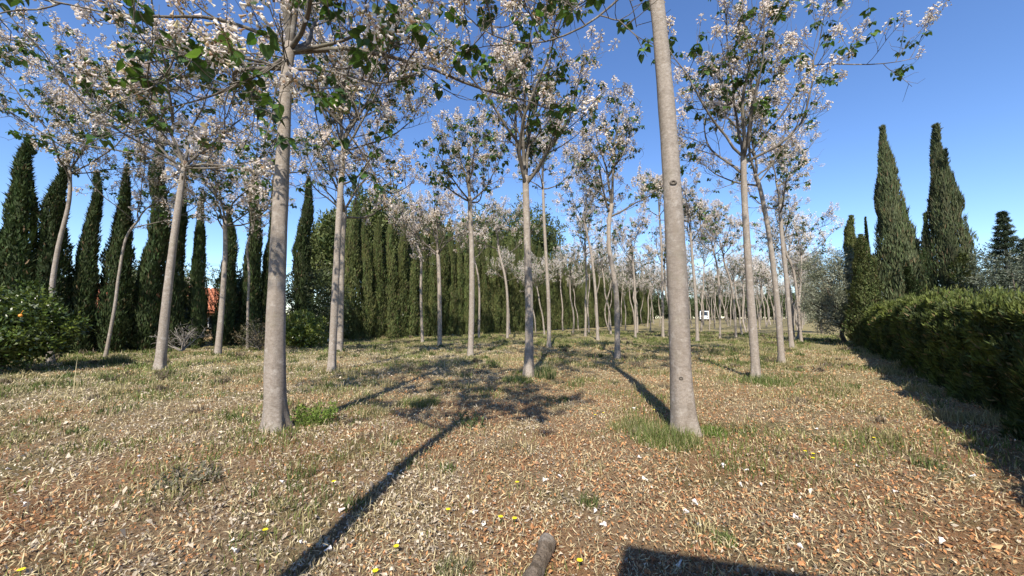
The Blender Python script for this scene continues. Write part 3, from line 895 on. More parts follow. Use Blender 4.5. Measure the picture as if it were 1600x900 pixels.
# stone pines behind the wall
PINEC = [(.075, .095, .026), (.055, .078, .024), (.095, .11, .035)]
for px, ty, Y_, rx, lab, sd_ in ((800, 316, 60, 8.2, 'big round-headed pine rising above the evergreen wall', 51),
                                (708, 352, 54, 5.5, 'lower round pine filling in beside the big round-headed one', 55),
                                (585, 290, 41, 5.0, 'feathery yellowish conifer rising behind the cypress wall', 52),
                                (645, 318, 46, 5.0, 'lower feathery conifer next to the tall yellowish one', 53),
                                (525, 330, 38, 2.6, 'dark feathery conifer between dense cypress and the yellowish one', 54)):
    p = pix(px, ty, Y_)
    H = p[2]
    big = sd_ == 51
    rv = 6.0 if big else H * .36
    blobs = [((0, 0, H - rv), (rx, rx * .8, rv))]
    rg = np.random.default_rng(sd_)
    for q in range(9):
        a = q * .7; blobs.append(((math.cos(a) * rx * .6, math.sin(a) * rx * .45, H - rv * rg.uniform(.7, 1.6)), (rx * .42, rx * .4, rv * .45)))
    bush('pine_tree', lab, 'tree', p[0], Y_, blobs, 800 if big else 520, 46, .8 if big else .6, .42, .16, PINEC, M['pine'], sd_, r=.3, nst=24, split=.6, shell=.35)

# olive
x, y = gpix(1322, 536)
OLC = [(.18, .19, .125), (.13, .145, .09), (.24, .245, .175)]
bush('olive_tree', 'silvery grey-green olive tree at the end of the hedge', 'tree', x, y,
     [((-.8, 0, 3.6), (1.7, 1.5, 2.0)), ((.7, .3, 3.3), (1.5, 1.4, 2.1)), ((-1.2, -.2, 2.0), (1.3, 1.2, 1.3)), ((.2, 0, 5.0), (1.0, .9, 1.1)), ((-1.5, .2, 4.9), (.8, .7, 1.0)), ((.8, -.2, 1.5), (1.0, 1.0, 1.0))],
     640, 64, .34, .12, .036, OLC, M['olive'], 61, r=.14, nst=40, split=.3, shell=.4)
x2, y2 = pix(1283, 500, 40)[:2]
bush('olive_tree', 'smaller olive tree further off, past the one at the hedge end', 'tree', x2, y2,
     [((0, 0, 3.6), (1.9, 1.9, 2.4)), ((-.8, 0, 2.6), (1.2, 1.2, 1.5)), ((.8, 0, 5.0), (1.0, 1.0, 1.3))], 300, 45, .42, .13, .04, OLC, M['olive'], 62, r=.15, nst=24, split=.35, shell=.4)

# conifers and grey trees behind the hedge on the far right
def spruce(label, px, ty, Y_, seed, c):
    rg = np.random.default_rng(seed)
    p = pix(px, ty, Y_); H = p[2]
    t = thing('spruce_tree', label, 'tree', (p[0], Y_, gz(p[0], Y_)))
    mb = MB(); br = MB()
    br.tube([(0, 0, -.1), (0, 0, H * .5), (0, 0, H * .98)], [.12, .08, .01], 8)
    for z_ in np.linspace(.12, .97, 20):
        rr = (1 - z_) ** 1.15 * 1.7 + .04
        for q in range(7):
            a = rg.random() * 6.28
            rq = rr * rg.uniform(.7, 1.15); tip = np.array((math.cos(a) * rq, math.sin(a) * rq, z_ * H + rq * .12)) * np.array((1, 1, 1))
            st = np.array((0, 0, z_ * H))
            br.tube([st, tip * .97], [.015, .006], 3)
            N = 80
            tt = rg.random(N) ** .7
            P = st + (tip - st) * tt[:, None] + rg.normal(size=(N, 3)) * (.02 + .03 * rr)
            Dv = unitrows((tip - st)[None] * .5 + rg.normal(size=(N, 3)) * .5)
            quads_at(mb, P, Dv, runit(rg, N), .17, .04, jitter(rg, c, N, .3))
    o = mb.build('crown', M['pine'], t); o['kind'] = 'stuff'
    br.build('trunk', M['darkbark'], t)
spruce('dark tiered conifer with a pointed top behind the hedge', 1566, 330, 15.5, 71, (.035, .05, .026))
spruce('grey-green tiered conifer behind the hedge, beside the dark pointed one', 1602, 372, 15, 72, (.07, .09, .06))
for px, ty, Y_, sd_, lab in ((1535, 385, 17.5, 73, 'loose grey-green tree behind the hedge between cypress and tiered conifer'), (1585, 395, 14, 74, 'pale grey-green tree crown just above the hedge top')):
    p = pix(px, ty, Y_); H = p[2]
    bush('evergreen_tree', lab, 'tree', p[0], Y_, [((0, 0, H * .62), (1.3, 1.2, H * .38)), ((.5, 0, H * .5), (1.1, 1.0, H * .36)), ((-.6, 0, H * .4), (1.1, 1, H * .3))],
         230, 50, .32, .12, .035, [(.075, .09, .055), (.06, .075, .045), (.10, .11, .075)], M['olive'], sd_, r=.1, nst=16)

# orange tree and citrus bush, shrubs
CIT = [(.045, .070, .014), (.060, .090, .018), (.09, .115, .022), (.035, .052, .014)]
x, y = gpix(2, 582)
ot = bush('orange_tree', 'dark leafy orange tree with one orange fruit, in front of the cypresses', 'tree', x, y,
     [((0, 0, 1.6), (1.3, 1.2, 1.0)), ((.75, 0, 1.25), (1.0, 1.0, .85)), ((-.9, 0, 1.6), (1.3, 1.2, 1.1)), ((.1, -.3, 1.05), (1.4, 1.1, .7))],
     620, 34, .2, .12, .06, CIT, M['citrus'], 81, r=.09, nst=30, split=.35, shell=.6)
def fruit(parent, p):
    mb = MB()
    us = np.linspace(0, np.pi, 9); vs_ = np.linspace(0, 2 * np.pi, 13)[:-1]
    V = np.array([(math.sin(a) * math.cos(b), math.sin(a) * math.sin(b), math.cos(a) * .95) for a in us for b in vs_]) * .042
    Q = [(r_ * 12 + k, r_ * 12 + (k + 1) % 12, r_ * 12 + 12 + (k + 1) % 12, r_ * 12 + 12 + k) for r_ in range(8) for k in range(12)]
    mb.add(V + np.array(p), Q=Q)
    mb.tube([np.array(p) + (0, 0, .038), np.array(p) + (0, .05, .14)], [.004, .004], 4)
    return mb.build('fruit', M['orange'], parent, True)
pf_ = pix(32, 493, y - 1.28) - np.array(ot.location)
fruit(ot, pf_)
x, y = gpix(470, 545)
bush('citrus_bush', 'round yellow-green citrus bush behind the thick flared trunk', 'shrub', x, y,
     [((0, 0, 1.0), (1.05, .95, .85)), ((.3, 0, .7), (.95, .9, .65)), ((-.4, 0, .85), (.8, .8, .7))], 330, 34, .17, .11, .06, [(.15, .185, .035), (.10, .14, .028), (.20, .22, .05), (.07, .10, .022)], M['citrus'], 82, r=.06, nst=24, split=.3, shell=.7)
x, y = gpix(405, 548)
bush('brown_bush', 'half-dry brownish bush with bare twigs, behind the thick flared trunk', 'shrub', x, y,
     [((0, 0, .9), (.7, .7, .75)), ((-.5, 0, .7), (.6, .6, .55)), ((.3, 0, .5), (.7, .7, .45))], 150, 26, .16, .08, .028, [(.10, .085, .045), (.075, .075, .03), (.13, .10, .06), (.06, .07, .025)], M['olive'], 83, r=.04, nst=70, split=.12, bark='deadwood', shell=.4)

def bare_shrub(label, px, py, height, spread, seed):
    rg = np.random.default_rng(seed)
    x, y = gpix(px, py)
    t = thing('bare_shrub', label, 'shrub', (x, y, gz(x, y)))
    for q in range(7):
        mb = MB()
        a = rg.random() * 6.28; th = rg.uniform(.3, 1.0)
        d = np.array((math.cos(a) * math.sin(th) * 1.3, math.sin(a) * math.sin(th), math.cos(th)))
        pth = walk(rg, np.array((rg.normal() * .05, rg.normal() * .05, -.05)), d, height * rg.uniform(.8, 1.25), 8, .3, .5)
        mb.tube(pth, np.linspace(.032, .012, 9), 6)
        for b_ in range(7):
            k = rg.integers(2, 8)
            dd = nrm(d + rg.normal(size=3) * .6)
            bp = walk(rg, pth[k], dd, height * rg.uniform(.3, .6), 5, .2, .6)
            mb.tube(bp, np.linspace(.013, .006, 6), 4)
            for c_ in range(4):
                tp = walk(rg, bp[rg.integers(1, 5)], nrm(dd + rg.normal(size=3) * .7), height * rg.uniform(.15, .3), 3, .2, .5)
                mb.tube(tp, np.linspace(.006, .003, 4), 3)
        mb.build('branch', M['deadwood'], t, True)
bare_shrub('leafless grey shrub with many forked stems in front of the cypress row', 284, 549, 1.25, 1, 91)
bare_shrub('low leafless twiggy shrub behind the round citrus bush', 508, 530, 1.9, 1, 92)

# green understory between and behind the cypresses
for px, py_, Y_, H, wd, lab, sd_ in ((430, 500, 27, 5.0, 1.9, 'pale green tree glimpsed behind the narrow cypress', 101), (512, 470, 24.5, 5.2, 1.2, 'green shrub filling the cypress gap above the stone pillar', 102),
                                    (60, 470, 21, 4.0, 2.0, 'dark shrub filling in between the cypress trunks behind the bowed paulownia', 103), (335, 470, 33, 6.2, 2.0, 'olive-green tree behind the red tiled roof', 104),
                                    (208, 500, 21.5, 4.6, .75, 'tall dark shrub in the cypress gap behind the S-shaped paulownia', 105),
                                    (287, 500, 23.5, 4.6, .75, 'tall dark shrub in the cypress gap behind the stout leaning paulownia', 106), (369, 500, 24.5, 4.8, .9, 'tall dark shrub in the cypress gap behind the brown bush', 107),
                                    (104, 500, 19.8, 3.6, .8, 'tall dark shrub between the ragged cypress and the narrow pointed one', 108)):
    p = pix(px, py_, Y_)
    bush('evergreen_shrub', lab, 'shrub', p[0], Y_, [((0, 0, H * .6), (wd, wd, H * .4)), ((wd * .4, 0, H * .4), (wd * .8, wd * .8, H * .36))], 240, 26, .3, .18, .08, [(.05, .07, .022), (.07, .09, .03), (.09, .10, .045)], M['olive'], sd_, r=.08, nst=12, shell=.4)

for px in (8, 52, 104, 158, 206, 254, 288, 366, 404, 440, 486):
    x, y = on_row(px); x += .4 * ACR[0] * -1; y += .4
    Hs = rnd.uniform(1.9, 2.6)
    bush('evergreen_shrub', 'low dark undergrowth shrub between the cypress trunks', 'shrub', x, y, [((0, 0, Hs * .5), (.8, .8, Hs * .5)), ((.4, .2, Hs * .35), (.8, .7, Hs * .36))],
         110, 30, .2, .13, .05, [(.035, .05, .016), (.05, .065, .022)], M['olive'], 600 + px, r=.05, nst=8, group='undergrowth between the cypress trunks', shell=.5)

# far evergreens closing the orchard
rg_far = np.random.default_rng(77)
FT = []
for k in range(3):
    rg = np.random.default_rng(500 + k)
    bl = [((rg.uniform(-2, 2), rg.uniform(-2, 2), rg.uniform(2.2, 5.5)), (rg.uniform(2, 3), rg.uniform(2, 3), rg.uniform(1.8, 2.6))) for _ in range(6)]
    mb, cl = leafy_crown(rg, bl, 260, 26, .75, .5, .22, [(.045, .062, .024), (.06, .08, .028), (.08, .095, .04)], shell=.4)
    FT.append((mb.build('crown', M['pine'], link=False), stems(rg, cl, np.zeros(3), .22, 8).build('trunk', M['darkbark'], link=False)))
k = 0
for px in range(1000, 1345, 11):
    Yf = 118 + 14 * math.sin(px * .7) + (8 if px < 1060 else 0)
    x = (px - 800) / FPX * Yf
    t = thing('evergreen_tree', 'far dark evergreen tree closing the end of the orchard', 'tree', (x, Yf, gz(x, Yf)), 'far evergreens at the end of the orchard', k * 1.3)
    s_ = rnd.uniform(.8, 1.25); t.scale = (s_, s_, s_ * rnd.uniform(.9, 1.2))
    o = put('crown', FT[k % 3][0], t); o['kind'] = 'stuff'
    put('trunk', FT[k % 3][1], t)
    k += 1

# ------------------------------------------------------------------ clipped hedge on the right
def hedge():
    rg = np.random.default_rng(9)
    QF = 2.28                                    # foot of the visible face
    s0, s1 = -3.0, 27.6
    L = s1 - s0
    c0 = sq(s0, QF)
    base = (c0[0], c0[1], gz(*c0))
    t = thing('clipped_hedge', 'long clipped cypress hedge, dark in its own shade, beside the open orchard', 'hedge', base)
    axis = np.array((ROW[0], ROW[1], 0)); acr = np.array((ACR[0], ACR[1], 0)); upv = np.array((0, 0, 1.))
    def section(a, s, dense=True):
        """outline point at angle parameter a in 0..1 (front foot -> top -> back foot) at s"""
        H = 1.98 + .14 * (vnoise(s, 0 * s, 1.6, 5) - .5) * 2 + .10 * (vnoise(s, a * 3, .5, 6) - .5) * 2 + .2 * np.clip((s - 14) / 12, 0, 1)
        W = 1.25
        bul = .24 * (vnoise(s, a * 5, .9, 7) - .5) * 2 + .20 * (vnoise(s, a * 5.2, .38, 8) - .5) * 2 + .10 * (vnoise(s, a * 6, .16, 9) - .5) * 2
        ang = np.pi * (1 - a)
        ex = .55
        cx = np.sign(np.cos(ang)) * np.abs(np.cos(ang)) ** ex * (W * .5)
        cz = np.abs(np.sin(ang)) ** ex * H
        q = W * .5 + cx - bul * np.abs(np.cos(ang)) - .0
        q = q + .12 * np.clip(1 - cz / .5, 0, 1) * np.sign(np.cos(ang))
        z = cz + bul * .5 * np.sin(ang)
        return q, z
    mb = MB()
    na, ns = 22, 120
    A, Sg = np.meshgrid(np.linspace(0, 1, na), np.linspace(0, L, ns))
    q, z = section(A, Sg)
    qc = (q - .62) * .70 + .62; zc = z * .88
    V = axis * Sg[..., None] + acr * qc[..., None] + upv * zc[..., None]
    i = np.arange(ns - 1)[:, None] * na; j = np.arange(na - 1)[None]
    endc = len(V.reshape(-1, 3))
    mb.add(V, Q=np.stack([i + j, i + na + j, i + na + j + 1, i + j + 1], -1), C=(.04, .055, .02))
    for e in (0, ns - 1):
        ring = V[e]; c = ring.mean(0)
        mb.add(np.vstack([ring, c]), T=[(k, k + 1, na) for k in range(na - 1)], C=(.04, .055, .02))
    # sprays: denser where the hedge is near
    N = 150000
    s = L * rg.random(N) ** 1.25
    a = np.clip(rg.beta(1.1, 1.25, N), 0, 1) * .9
    low_ = rg.random(N) < .42                    # the upright face, evenly by height
    a[low_] = np.arcsin(np.clip(rg.random(int(low_.sum())) * .97, .02, 1) ** (1 / .55)) / np.pi
    q, z = section(a, s)
    eps = .01
    q2, z2 = section(np.clip(a + eps, 0, 1), s)
    tq, tz = q2 - q, z2 - z
    nn = np.stack([-tz, tq], 1); nn /= np.linalg.norm(nn, axis=1)[:, None] + 1e-9
    nq, nz_ = nn[:, 0], nn[:, 1]
    outv = acr * nq[:, None] + upv * nz_[:, None]
    dep = rg.random(N) ** 2 * .18
    P = axis * s[:, None] + acr * q[:, None] + upv * z[:, None] - outv * dep[:, None]
    D = unitrows(outv * .6 + upv * .75 + rg.normal(size=(N, 3)) * .4)
    P = P - D * .03
    U = unitrows(np.cross(D, outv + rg.normal(size=(N, 3)) * .7))
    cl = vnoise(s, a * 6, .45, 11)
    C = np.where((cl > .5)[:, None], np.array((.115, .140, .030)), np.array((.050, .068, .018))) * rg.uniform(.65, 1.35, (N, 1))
    dry = rg.random(N) < .035
    C[dry] = jitter(rg, (.22, .15, .07), int(dry.sum()), .25)
    lg = (.066 + .004 * s)
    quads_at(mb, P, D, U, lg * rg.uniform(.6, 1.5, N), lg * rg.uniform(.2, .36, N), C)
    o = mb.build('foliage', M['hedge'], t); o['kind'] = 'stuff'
    # stray uncut shoots on the top
    sh = MB()
    N = 1600
    s = L * rg.random(N) ** 1.2; a = rg.uniform(.2, .75, N)
    q, z = section(a, s)
    P0 = axis * s[:, None] + acr * q[:, None] + upv * (z - .04)[:, None]
    for rep in range(9):
        D = unitrows(upv + rg.normal(size=(N, 3)) * .35)
        P = P0 + upv * (rg.random(N) * .22)[:, None] + rg.normal(size=(N, 3)) * .02
        quads_at(sh, P, D, unitrows(rg.normal(size=(N, 3))), .11, .026, jitter(rg, (.095, .115, .025), N, .25))
    o = sh.build('shoots', M['hedge'], t); o['kind'] = 'stuff'
    for k in range(30):
        st = MB()
        p = axis * (k + .5) + acr * (.6 + rg.uniform(-.08, .08))
        st.tube([p + upv * -.05, p + upv * .8 + acr * rg.uniform(-.05, .05), p + upv * 1.6], [.045, .035, .015], 7)
        st.build('stem', M['darkbark'], t, True)
hedge()

# ------------------------------------------------------------------ house behind the cypress row, pillar, van, power line, guessed hut
def house():
    px, Yh = 235, 27.5
    c = pix(px, 497, Yh)
    x0, y0 = c[0], Yh
    t = thing('house', 'low ochre house with red barrel-tile roof behind the cypress row', 'house', (x0, y0, gz(x0, y0)), None, R(52))
    W, D, E, RG = 10.4, 5.0, 2.35, 3.9
    mb = MB()
    mb.box((0, 0, E / 2 - .05), (W, D, E + .1))
    hw, hd = W / 2, D / 2
    for sx in (-1, 1):
        mb.add([(sx * hw, -hd, E), (sx * hw, hd, E), (sx * hw, 0, RG - .05)], T=[(0, 1, 2)])
    mb.build('wall', M['plaster'], t)
    for sy in (-1, 1):
        rf = MB()
        sl = math.hypot(hd + .45, RG - E + .3)
        a = np.array((0, 0, RG)); b = np.array((0, sy * (hd + .45), E - .25))
        ex = hw + .3
        rf.add([(-ex, 0, RG), (ex, 0, RG), (ex, b[1], b[2]), (-ex, b[1], b[2]), (-ex, 0, RG - .12), (ex, 0, RG - .12), (ex, b[1], b[2] - .12), (-ex, b[1], b[2] - .12)],
               Q=[(0, 1, 2, 3), (7, 6, 5, 4), (3, 2, 6, 7), (0, 3, 7, 4), (1, 5, 6, 2)])
        o = rf.build('roof', M['tile'], t)
        tl = MB()
        for k in range(int(2 * ex / .24)):
            xk = -ex + .12 + k * .24
            for g in range(9):
                f0, f1 = g / 9, (g + 1.12) / 9
                p0_, p1_ = a + (b - a) * f0, a + (b - a) * min(f1, 1.01)
                p0_ = p0_ + np.array((xk, 0, .035)); p1_ = p1_ + np.array((xk, 0, .06))
                tl.tube([p0_, p1_], [.075, .085], 6, cap=False)
        tl_o = tl.build('tile_courses', M['tile'], o, True); tl_o['kind'] = 'stuff'
    for xk in (-3.4, 0.2, 3.2):
        w = MB(); w.box((xk, -hd - .02, 1.35), (1.0, .08, 1.0)); wo = w.build('window', M['white'], t)
        g = MB(); g.box((xk - .23, -hd - .065, 1.35), (.40, .02, .84)); g.build('pane', M['glass'], wo)
        g = MB(); g.box((xk + .23, -hd - .065, 1.35), (.40, .02, .84)); g.build('pane', M['glass'], wo)
    dm = MB(); dm.box((-1.6, -hd - .03, 1.02), (.95, .09, 2.05)); do = dm.build('door', M['wood'], t)
    hm = MB(); hm.tube([(-1.25, -hd - .075, 1.0), (-1.25, -hd - .13, 1.0), (-1.36, -hd - .13, 1.0)], .012, 6); hm.build('handle', M['metal'], do)
    ch = MB(); ch.box((2.2, .8, RG + .1), (.55, .55, 1.3)); ch.box((2.2, .8, RG + .8), (.7, .7, .1)); ch.build('chimney', M['cream'], t)
house()

def pillar():
    p = pix(511, 497, 25.5)
    t = thing('stone_pillar', 'cream stone gate pillar glimpsed through the gap in the cypress row', 'pillar', (p[0], p[1], gz(p[0], p[1])), None, R(20))
    b = MB(); b.box((0, 0, .82), (.50, .50, 1.70)); b.build('shaft', M['cream'], t)
    b = MB(); b.box((0, 0, 1.72), (.64, .64, .10)); b.build('cap', M['cream'], t)
    b = MB()
    zz = np.linspace(0, 1, 12)
    prof = np.array([.20, .12, .10, .22, .30, .34, .34, .31, .26, .18, .10, .02])
    b.tube(np.stack([0 * zz, 0 * zz, 1.76 + zz * 1.0], 1), prof, 14); b.build('urn', M['cream'], t, True)
pillar()

def van():
    Yv = 92
    p = pix(1101, 497, Yv)
    t = thing('white_van', 'small white van parked at the far end of the orchard', 'van', (p[0], Yv, gz(p[0], Yv)), None, R(62))
    prof = [(-2.6, .45), (-2.62, .95), (-2.3, 1.15), (-1.7, 1.25), (-1.15, 2.2), (-.9, 2.35), (1.8, 2.4), (1.95, 2.2), (1.98, .45)]
    n_ = len(prof); hw = .92
    V = [(x, -hw, z) for x, z in prof] + [(x, hw, z) for x, z in prof] + [(0, -hw, 1.2), (0, hw, 1.2)]
    Q = [(k, (k + 1) % n_, n_ + (k + 1) % n_, n_ + k) for k in range(n_)]
    T_ = [(k, 2 * n_, (k + 1) % n_) for k in range(n_)] + [(n_ + k, n_ + (k + 1) % n_, 2 * n_ + 1) for k in range(n_)]
    b = MB(); b.add(V, Q=Q, T=T_); b.build('body', M['white'], t)
    for sy in (-1, 1):
        w = MB(); w.add([(-1.5, sy * .93, 1.3), (-.3, sy * .93, 1.3), (-.3, sy * .93, 2.05), (-1.1, sy * .93, 2.05), (-1.5, sy * .915, 1.3), (-.3, sy * .915, 1.3), (-.3, sy * .915, 2.05), (-1.1, sy * .915, 2.05)],
                       Q=[(0, 1, 2, 3), (0, 4, 5, 1), (1, 5, 6, 2), (2, 6, 7, 3), (3, 7, 4, 0)]); w.build('side_window', M['glass'], t)
        for xw in (-1.7, 1.2):
            w = MB(); w.tube([(xw, sy * .70, .33), (xw, sy * .95, .33)], [.33, .33], 20); wo = w.build('wheel', M['rubber'], t, False)
            w = MB(); w.tube([(xw, sy * .94, .33), (xw, sy * .965, .33)], [.19, .19], 16); w.build('rim', M['metal'], wo)
        h_ = MB(); h_.box((-2.62, sy * .66, .85), (.06, .28, .18)); h_.build('headlight', M['glass'], t)
    w = MB(); w.add([(-1.72, -.8, 1.27), (-1.72, .8, 1.27), (-1.2, .76, 2.14), (-1.2, -.76, 2.14), (-1.68, -.8, 1.25), (-1.68, .8, 1.25), (-1.16, .76, 2.12), (-1.16, -.76, 2.12)], Q=[(0, 1, 2, 3), (0, 4, 5, 1), (2, 6, 7, 3)])
    w.build('windscreen', M['glass'], t)
van()

# power line: two poles, three cables
poles = []
for px, Y_ in ((-420, 36), (606, 52)):
    x = (px - 800) / FPX * Y_
    t = thing('utility_pole', 'concrete utility pole hidden behind the feathery conifer' if px > 0 else 'concrete utility pole out of view beyond the orange tree', 'pole', (x, Y_, gz(x, Y_)))
    b = MB(); b.tube([(0, 0, -.1), (0, 0, 4.5), (0, 0, 9.2)], [.16, .13, .10], 10); b.build('mast', M['concrete'], t, True)
    b = MB(); b.box((0, 0, 8.9), (.12, 1.9, .12)); b.box((0, 0, 7.0), (.12, .8, .12)); b.build('crossarm', M['metal'], t)
    poles.append((x, Y_))
for k, (dy, dz) in enumerate(((-.8, 8.97), (.8, 8.97), (.3, 7.07))):
    a = np.array((poles[0][0], poles[0][1] + dy, dz)); b_ = np.array((poles[1][0], poles[1][1] + dy, dz))
    f = np.linspace(0, 1, 40)
    pts = a + (b_ - a) * f[:, None]; pts[:, 2] -= 4 * 1.0 * f * (1 - f)
    mb = MB(); mb.tube(pts, .014, 5)
    o = mb.build('power_cable', M['cable'])
    tag(o, 'thin dark power cable sagging behind the tall cypresses', 'cable', 'power cables behind the cypresses')

# guessed unseen hut behind the photographer, added to throw the flat-topped foreground shadow
def hut():
    H = 4.0
    off = np.array((sd.x, sd.y)) / -sd.z * H
    corner = np.array((.80, 2.86)) - off
    e1 = nrm(np.array((.94, -.30))); e2 = nrm(np.array((-.42, -.90)))
    t = thing('guessed_hut', 'guessed flat-roofed cream hut, unseen behind the viewpoint, added to shade the foreground litter', 'hut', (corner[0], corner[1], gz(*corner)))
    def quad(a, b): return e1 * a + e2 * b
    def slab(mb, a0, a1, b0, b1, z0, z1):
        c = [quad(a0, b0), quad(a1, b0), quad(a1, b1), quad(a0, b1)]
        V = [(p[0], p[1], z0) for p in c] + [(p[0], p[1], z1) for p in c]
        mb.add(V, Q=[(0, 1, 2, 3), (4, 7, 6, 5), (0, 4, 5, 1), (1, 5, 6, 2), (2, 6, 7, 3), (3, 7, 4, 0)])
    b = MB(); slab(b, .35, 4.6, .35, 3.6, -.1, H - .2); b.build('wall', M['cream'], t)
    b = MB(); slab(b, 0, 5, 0, 4, H - .2, H); b.build('roof', M['concrete'], t)
    b = MB(); slab(b, 1.2, 2.1, .30, .36, 0.02, 2.1); d_ = b.build('door', M['wood'], t)
    b = MB(); slab(b, 2.0, 2.04, .24, .31, 1.0, 1.12); b.build('handle', M['metal'], d_)
    b = MB(); slab(b, 2.9, 3.9, .31, .36, 1.0, 2.0); w_ = b.build('window', M['wood'], t)
    b = MB(); slab(b, 2.98, 3.82, .295, .315, 1.08, 1.92); b.build('pane', M['glass'], w_)
hut()

# ------------------------------------------------------------------ ground cover
rg = np.random.default_rng(21)
trunks = np.array([(t[2][0], t[2][1], t[3]) for t in TREES])
def greenness(x, y):
    g = vnoise(x, y, 1.7, 21) * .55 + vnoise(x, y, .6, 22) * .45
    r = np.hypot(x, y)
    g = g + np.clip((r - 5) / 9, 0, 1) * .16 - np.clip((4.2 - r) / 3, 0, 1) * .03
    for tx, ty, tr in trunks[:14]:
        dd = np.hypot(x - tx, y - ty)
        g = g + .34 * np.exp(-(dd / .55) ** 2)
    return g
def scatter(N, r0, r1, power):
    """random spots in front of and beside the viewpoint, thinner with distance"""
    u = rg.random(N)
    r = (r0 ** (2 - power) + u * (r1 ** (2 - power) - r0 ** (2 - power))) ** (1 / (2 - power))
    a = rg.uniform(-R(64), R(64), N)
    return r * np.sin(a), r * np.cos(a), r

def litter():
    N = 345000
    x, y, r = scatter(N, 1.5, 24, 1.25)
    kind = vnoise(x, y, 1.1, 31) * .6 + vnoise(x, y, .35, 32) * .4 - np.clip((-x - .5) / 9, -.3, .16)
    g = greenness(x, y)
    hol = vnoise(x, y, .5, 35) * .6 + vnoise(x, y, .17, 36) * .4
    keep = rg.random(N) < np.clip(1.35 - g * .9, .25, 1) * np.clip(1.9 - hol * 1.9, .42, 1)
    x, y, r, kind = x[keep], y[keep], r[keep], kind[keep]; N = len(x)
    pal = np.array([(.43, .21, .09), (.33, .16, .075), (.52, .32, .16), (.24, .13, .075),        # orange-brown
                    (.46, .39, .29), (.34, .28, .21), (.20, .165, .13), (.58, .50, .39)])           # grey leaves
    pick = rg.integers(0, 4, N)
    grey = rg.random(N) > np.clip((kind - .30) * 4.0, .08, .86)
    pick[grey] += 4
    C = pal[pick] * rg.uniform(.6, 1.3, (N, 1))
    straw = rg.random(N) < .36
    C[straw] = np.array((.54, .45, .27)) * rg.uniform(.55, 1.2, (int(straw.sum()), 1))
    L = rg.uniform(.012, .034, N) * (1 + .038 * r); W = L * rg.uniform(.35, .75, N)
    big = rg.random(N) < .03 + .10 * grey * np.clip((.3 - x) / 2.0, 0, 1)
    L[big] *= rg.uniform(1.4, 2.3, int(big.sum())); W[big] *= rg.uniform(1.2, 1.9, int(big.sum()))
    L[straw] *= 2.2; W[straw] = .005 * (1 + .12 * r[straw])
    az = rg.uniform(0, 6.283, N)
    tilt = rg.normal(size=N) * .52
    D = np.stack([np.cos(az) * np.cos(tilt), np.sin(az) * np.cos(tilt), np.sin(tilt)], 1)
    side = np.stack([-np.sin(az), np.cos(az), rg.normal(size=N) * .65], 1); side = unitrows(side)
    z = gh(x, y) + np.abs(np.sin(tilt)) * L * .5 + rg.random(N) ** 1.5 * .026 + .003
    P = np.stack([x, y, z], 1) - D * (L * .5)[:, None]
    bend = np.zeros((N, 3)); bend[:, 2] = rg.normal(size=N) * .2 * L
    mb = MB()
    quads_at(mb, P, D, side, L, W, C, bend=bend)
    o = mb.build('leaf_litter', M['litter'])
    o['kind'] = 'stuff'; tag(o, 'dry orange-brown and grey leaf litter covering the orchard floor', 'leaf litter')
litter()

def blades(mb, x, y, hgt, wid, col, lean=.5):
    N = len(x)
    az = rg.uniform(0, 6.283, N)
    ln = np.abs(rg.normal(size=N)) * lean + .1
    d1 = np.stack([np.cos(az) * ln * .5, np.sin(az) * ln * .5, np.ones(N)], 1); d1 = unitrows(d1)
    d2 = np.stack([np.cos(az) * ln * 1.5, np.sin(az) * ln * 1.5, np.ones(N) * (1 - .35 * ln)], 1); d2 = unitrows(d2)
    a2 = az + 1.57 + rg.normal(size=N) * .5
    s = np.stack([np.cos(a2), np.sin(a2), np.zeros(N)], 1) * (wid * .5)[:, None]
    P = np.stack([x, y, gh(x, y) - .004], 1)
    M1 = P + d1 * (hgt * .5)[:, None]; T1 = M1 + d2 * (hgt * .5)[:, None]
    V = np.stack([P - s, P + s, M1 + s * .75, M1 - s * .75, T1], 1).reshape(-1, 3)
    b = np.arange(N)[:, None] * 5
    mb.add(V, Q=b + np.array([[0, 1, 2, 3]]), T=b + np.array([[3, 2, 4]]), C=np.repeat(col, 5, 0))

def grass():
    N = 260000
    x, y, r = scatter(N, 1.5, 48, 1.05)
    g = greenness(x, y)
    keep = rg.random(N) < np.clip((g - .44) * 4.0, .14, 1)
    x, y, r, g = x[keep], y[keep], r[keep], g[keep]; N = len(x)
    green = rg.random(N) < np.clip((g - .42) * 2.8, .12, .85)
    C = np.where(green[:, None], np.array((.135, .165, .045)), np.array((.42, .355, .19))) * rg.uniform(.55, 1.35, (N, 1))
    C *= 1 + (vnoise(x, y, .9, 41)[:, None] - .5) * .5
    hgt = rg.uniform(.03, .10, N) * (.6 + np.clip(g - .4, 0, .5) * 2.6) * (1 + .012 * r)
    wid = rg.uniform(.003, .007, N) * (1 + .14 * r)
    mb = MB(); blades(mb, x, y, hgt, wid, C, .75)
    o = mb.build('short_grass', M['grass'])
    o['kind'] = 'stuff'; tag(o, 'patchy short green and straw-coloured grass among the litter', 'grass')
grass()

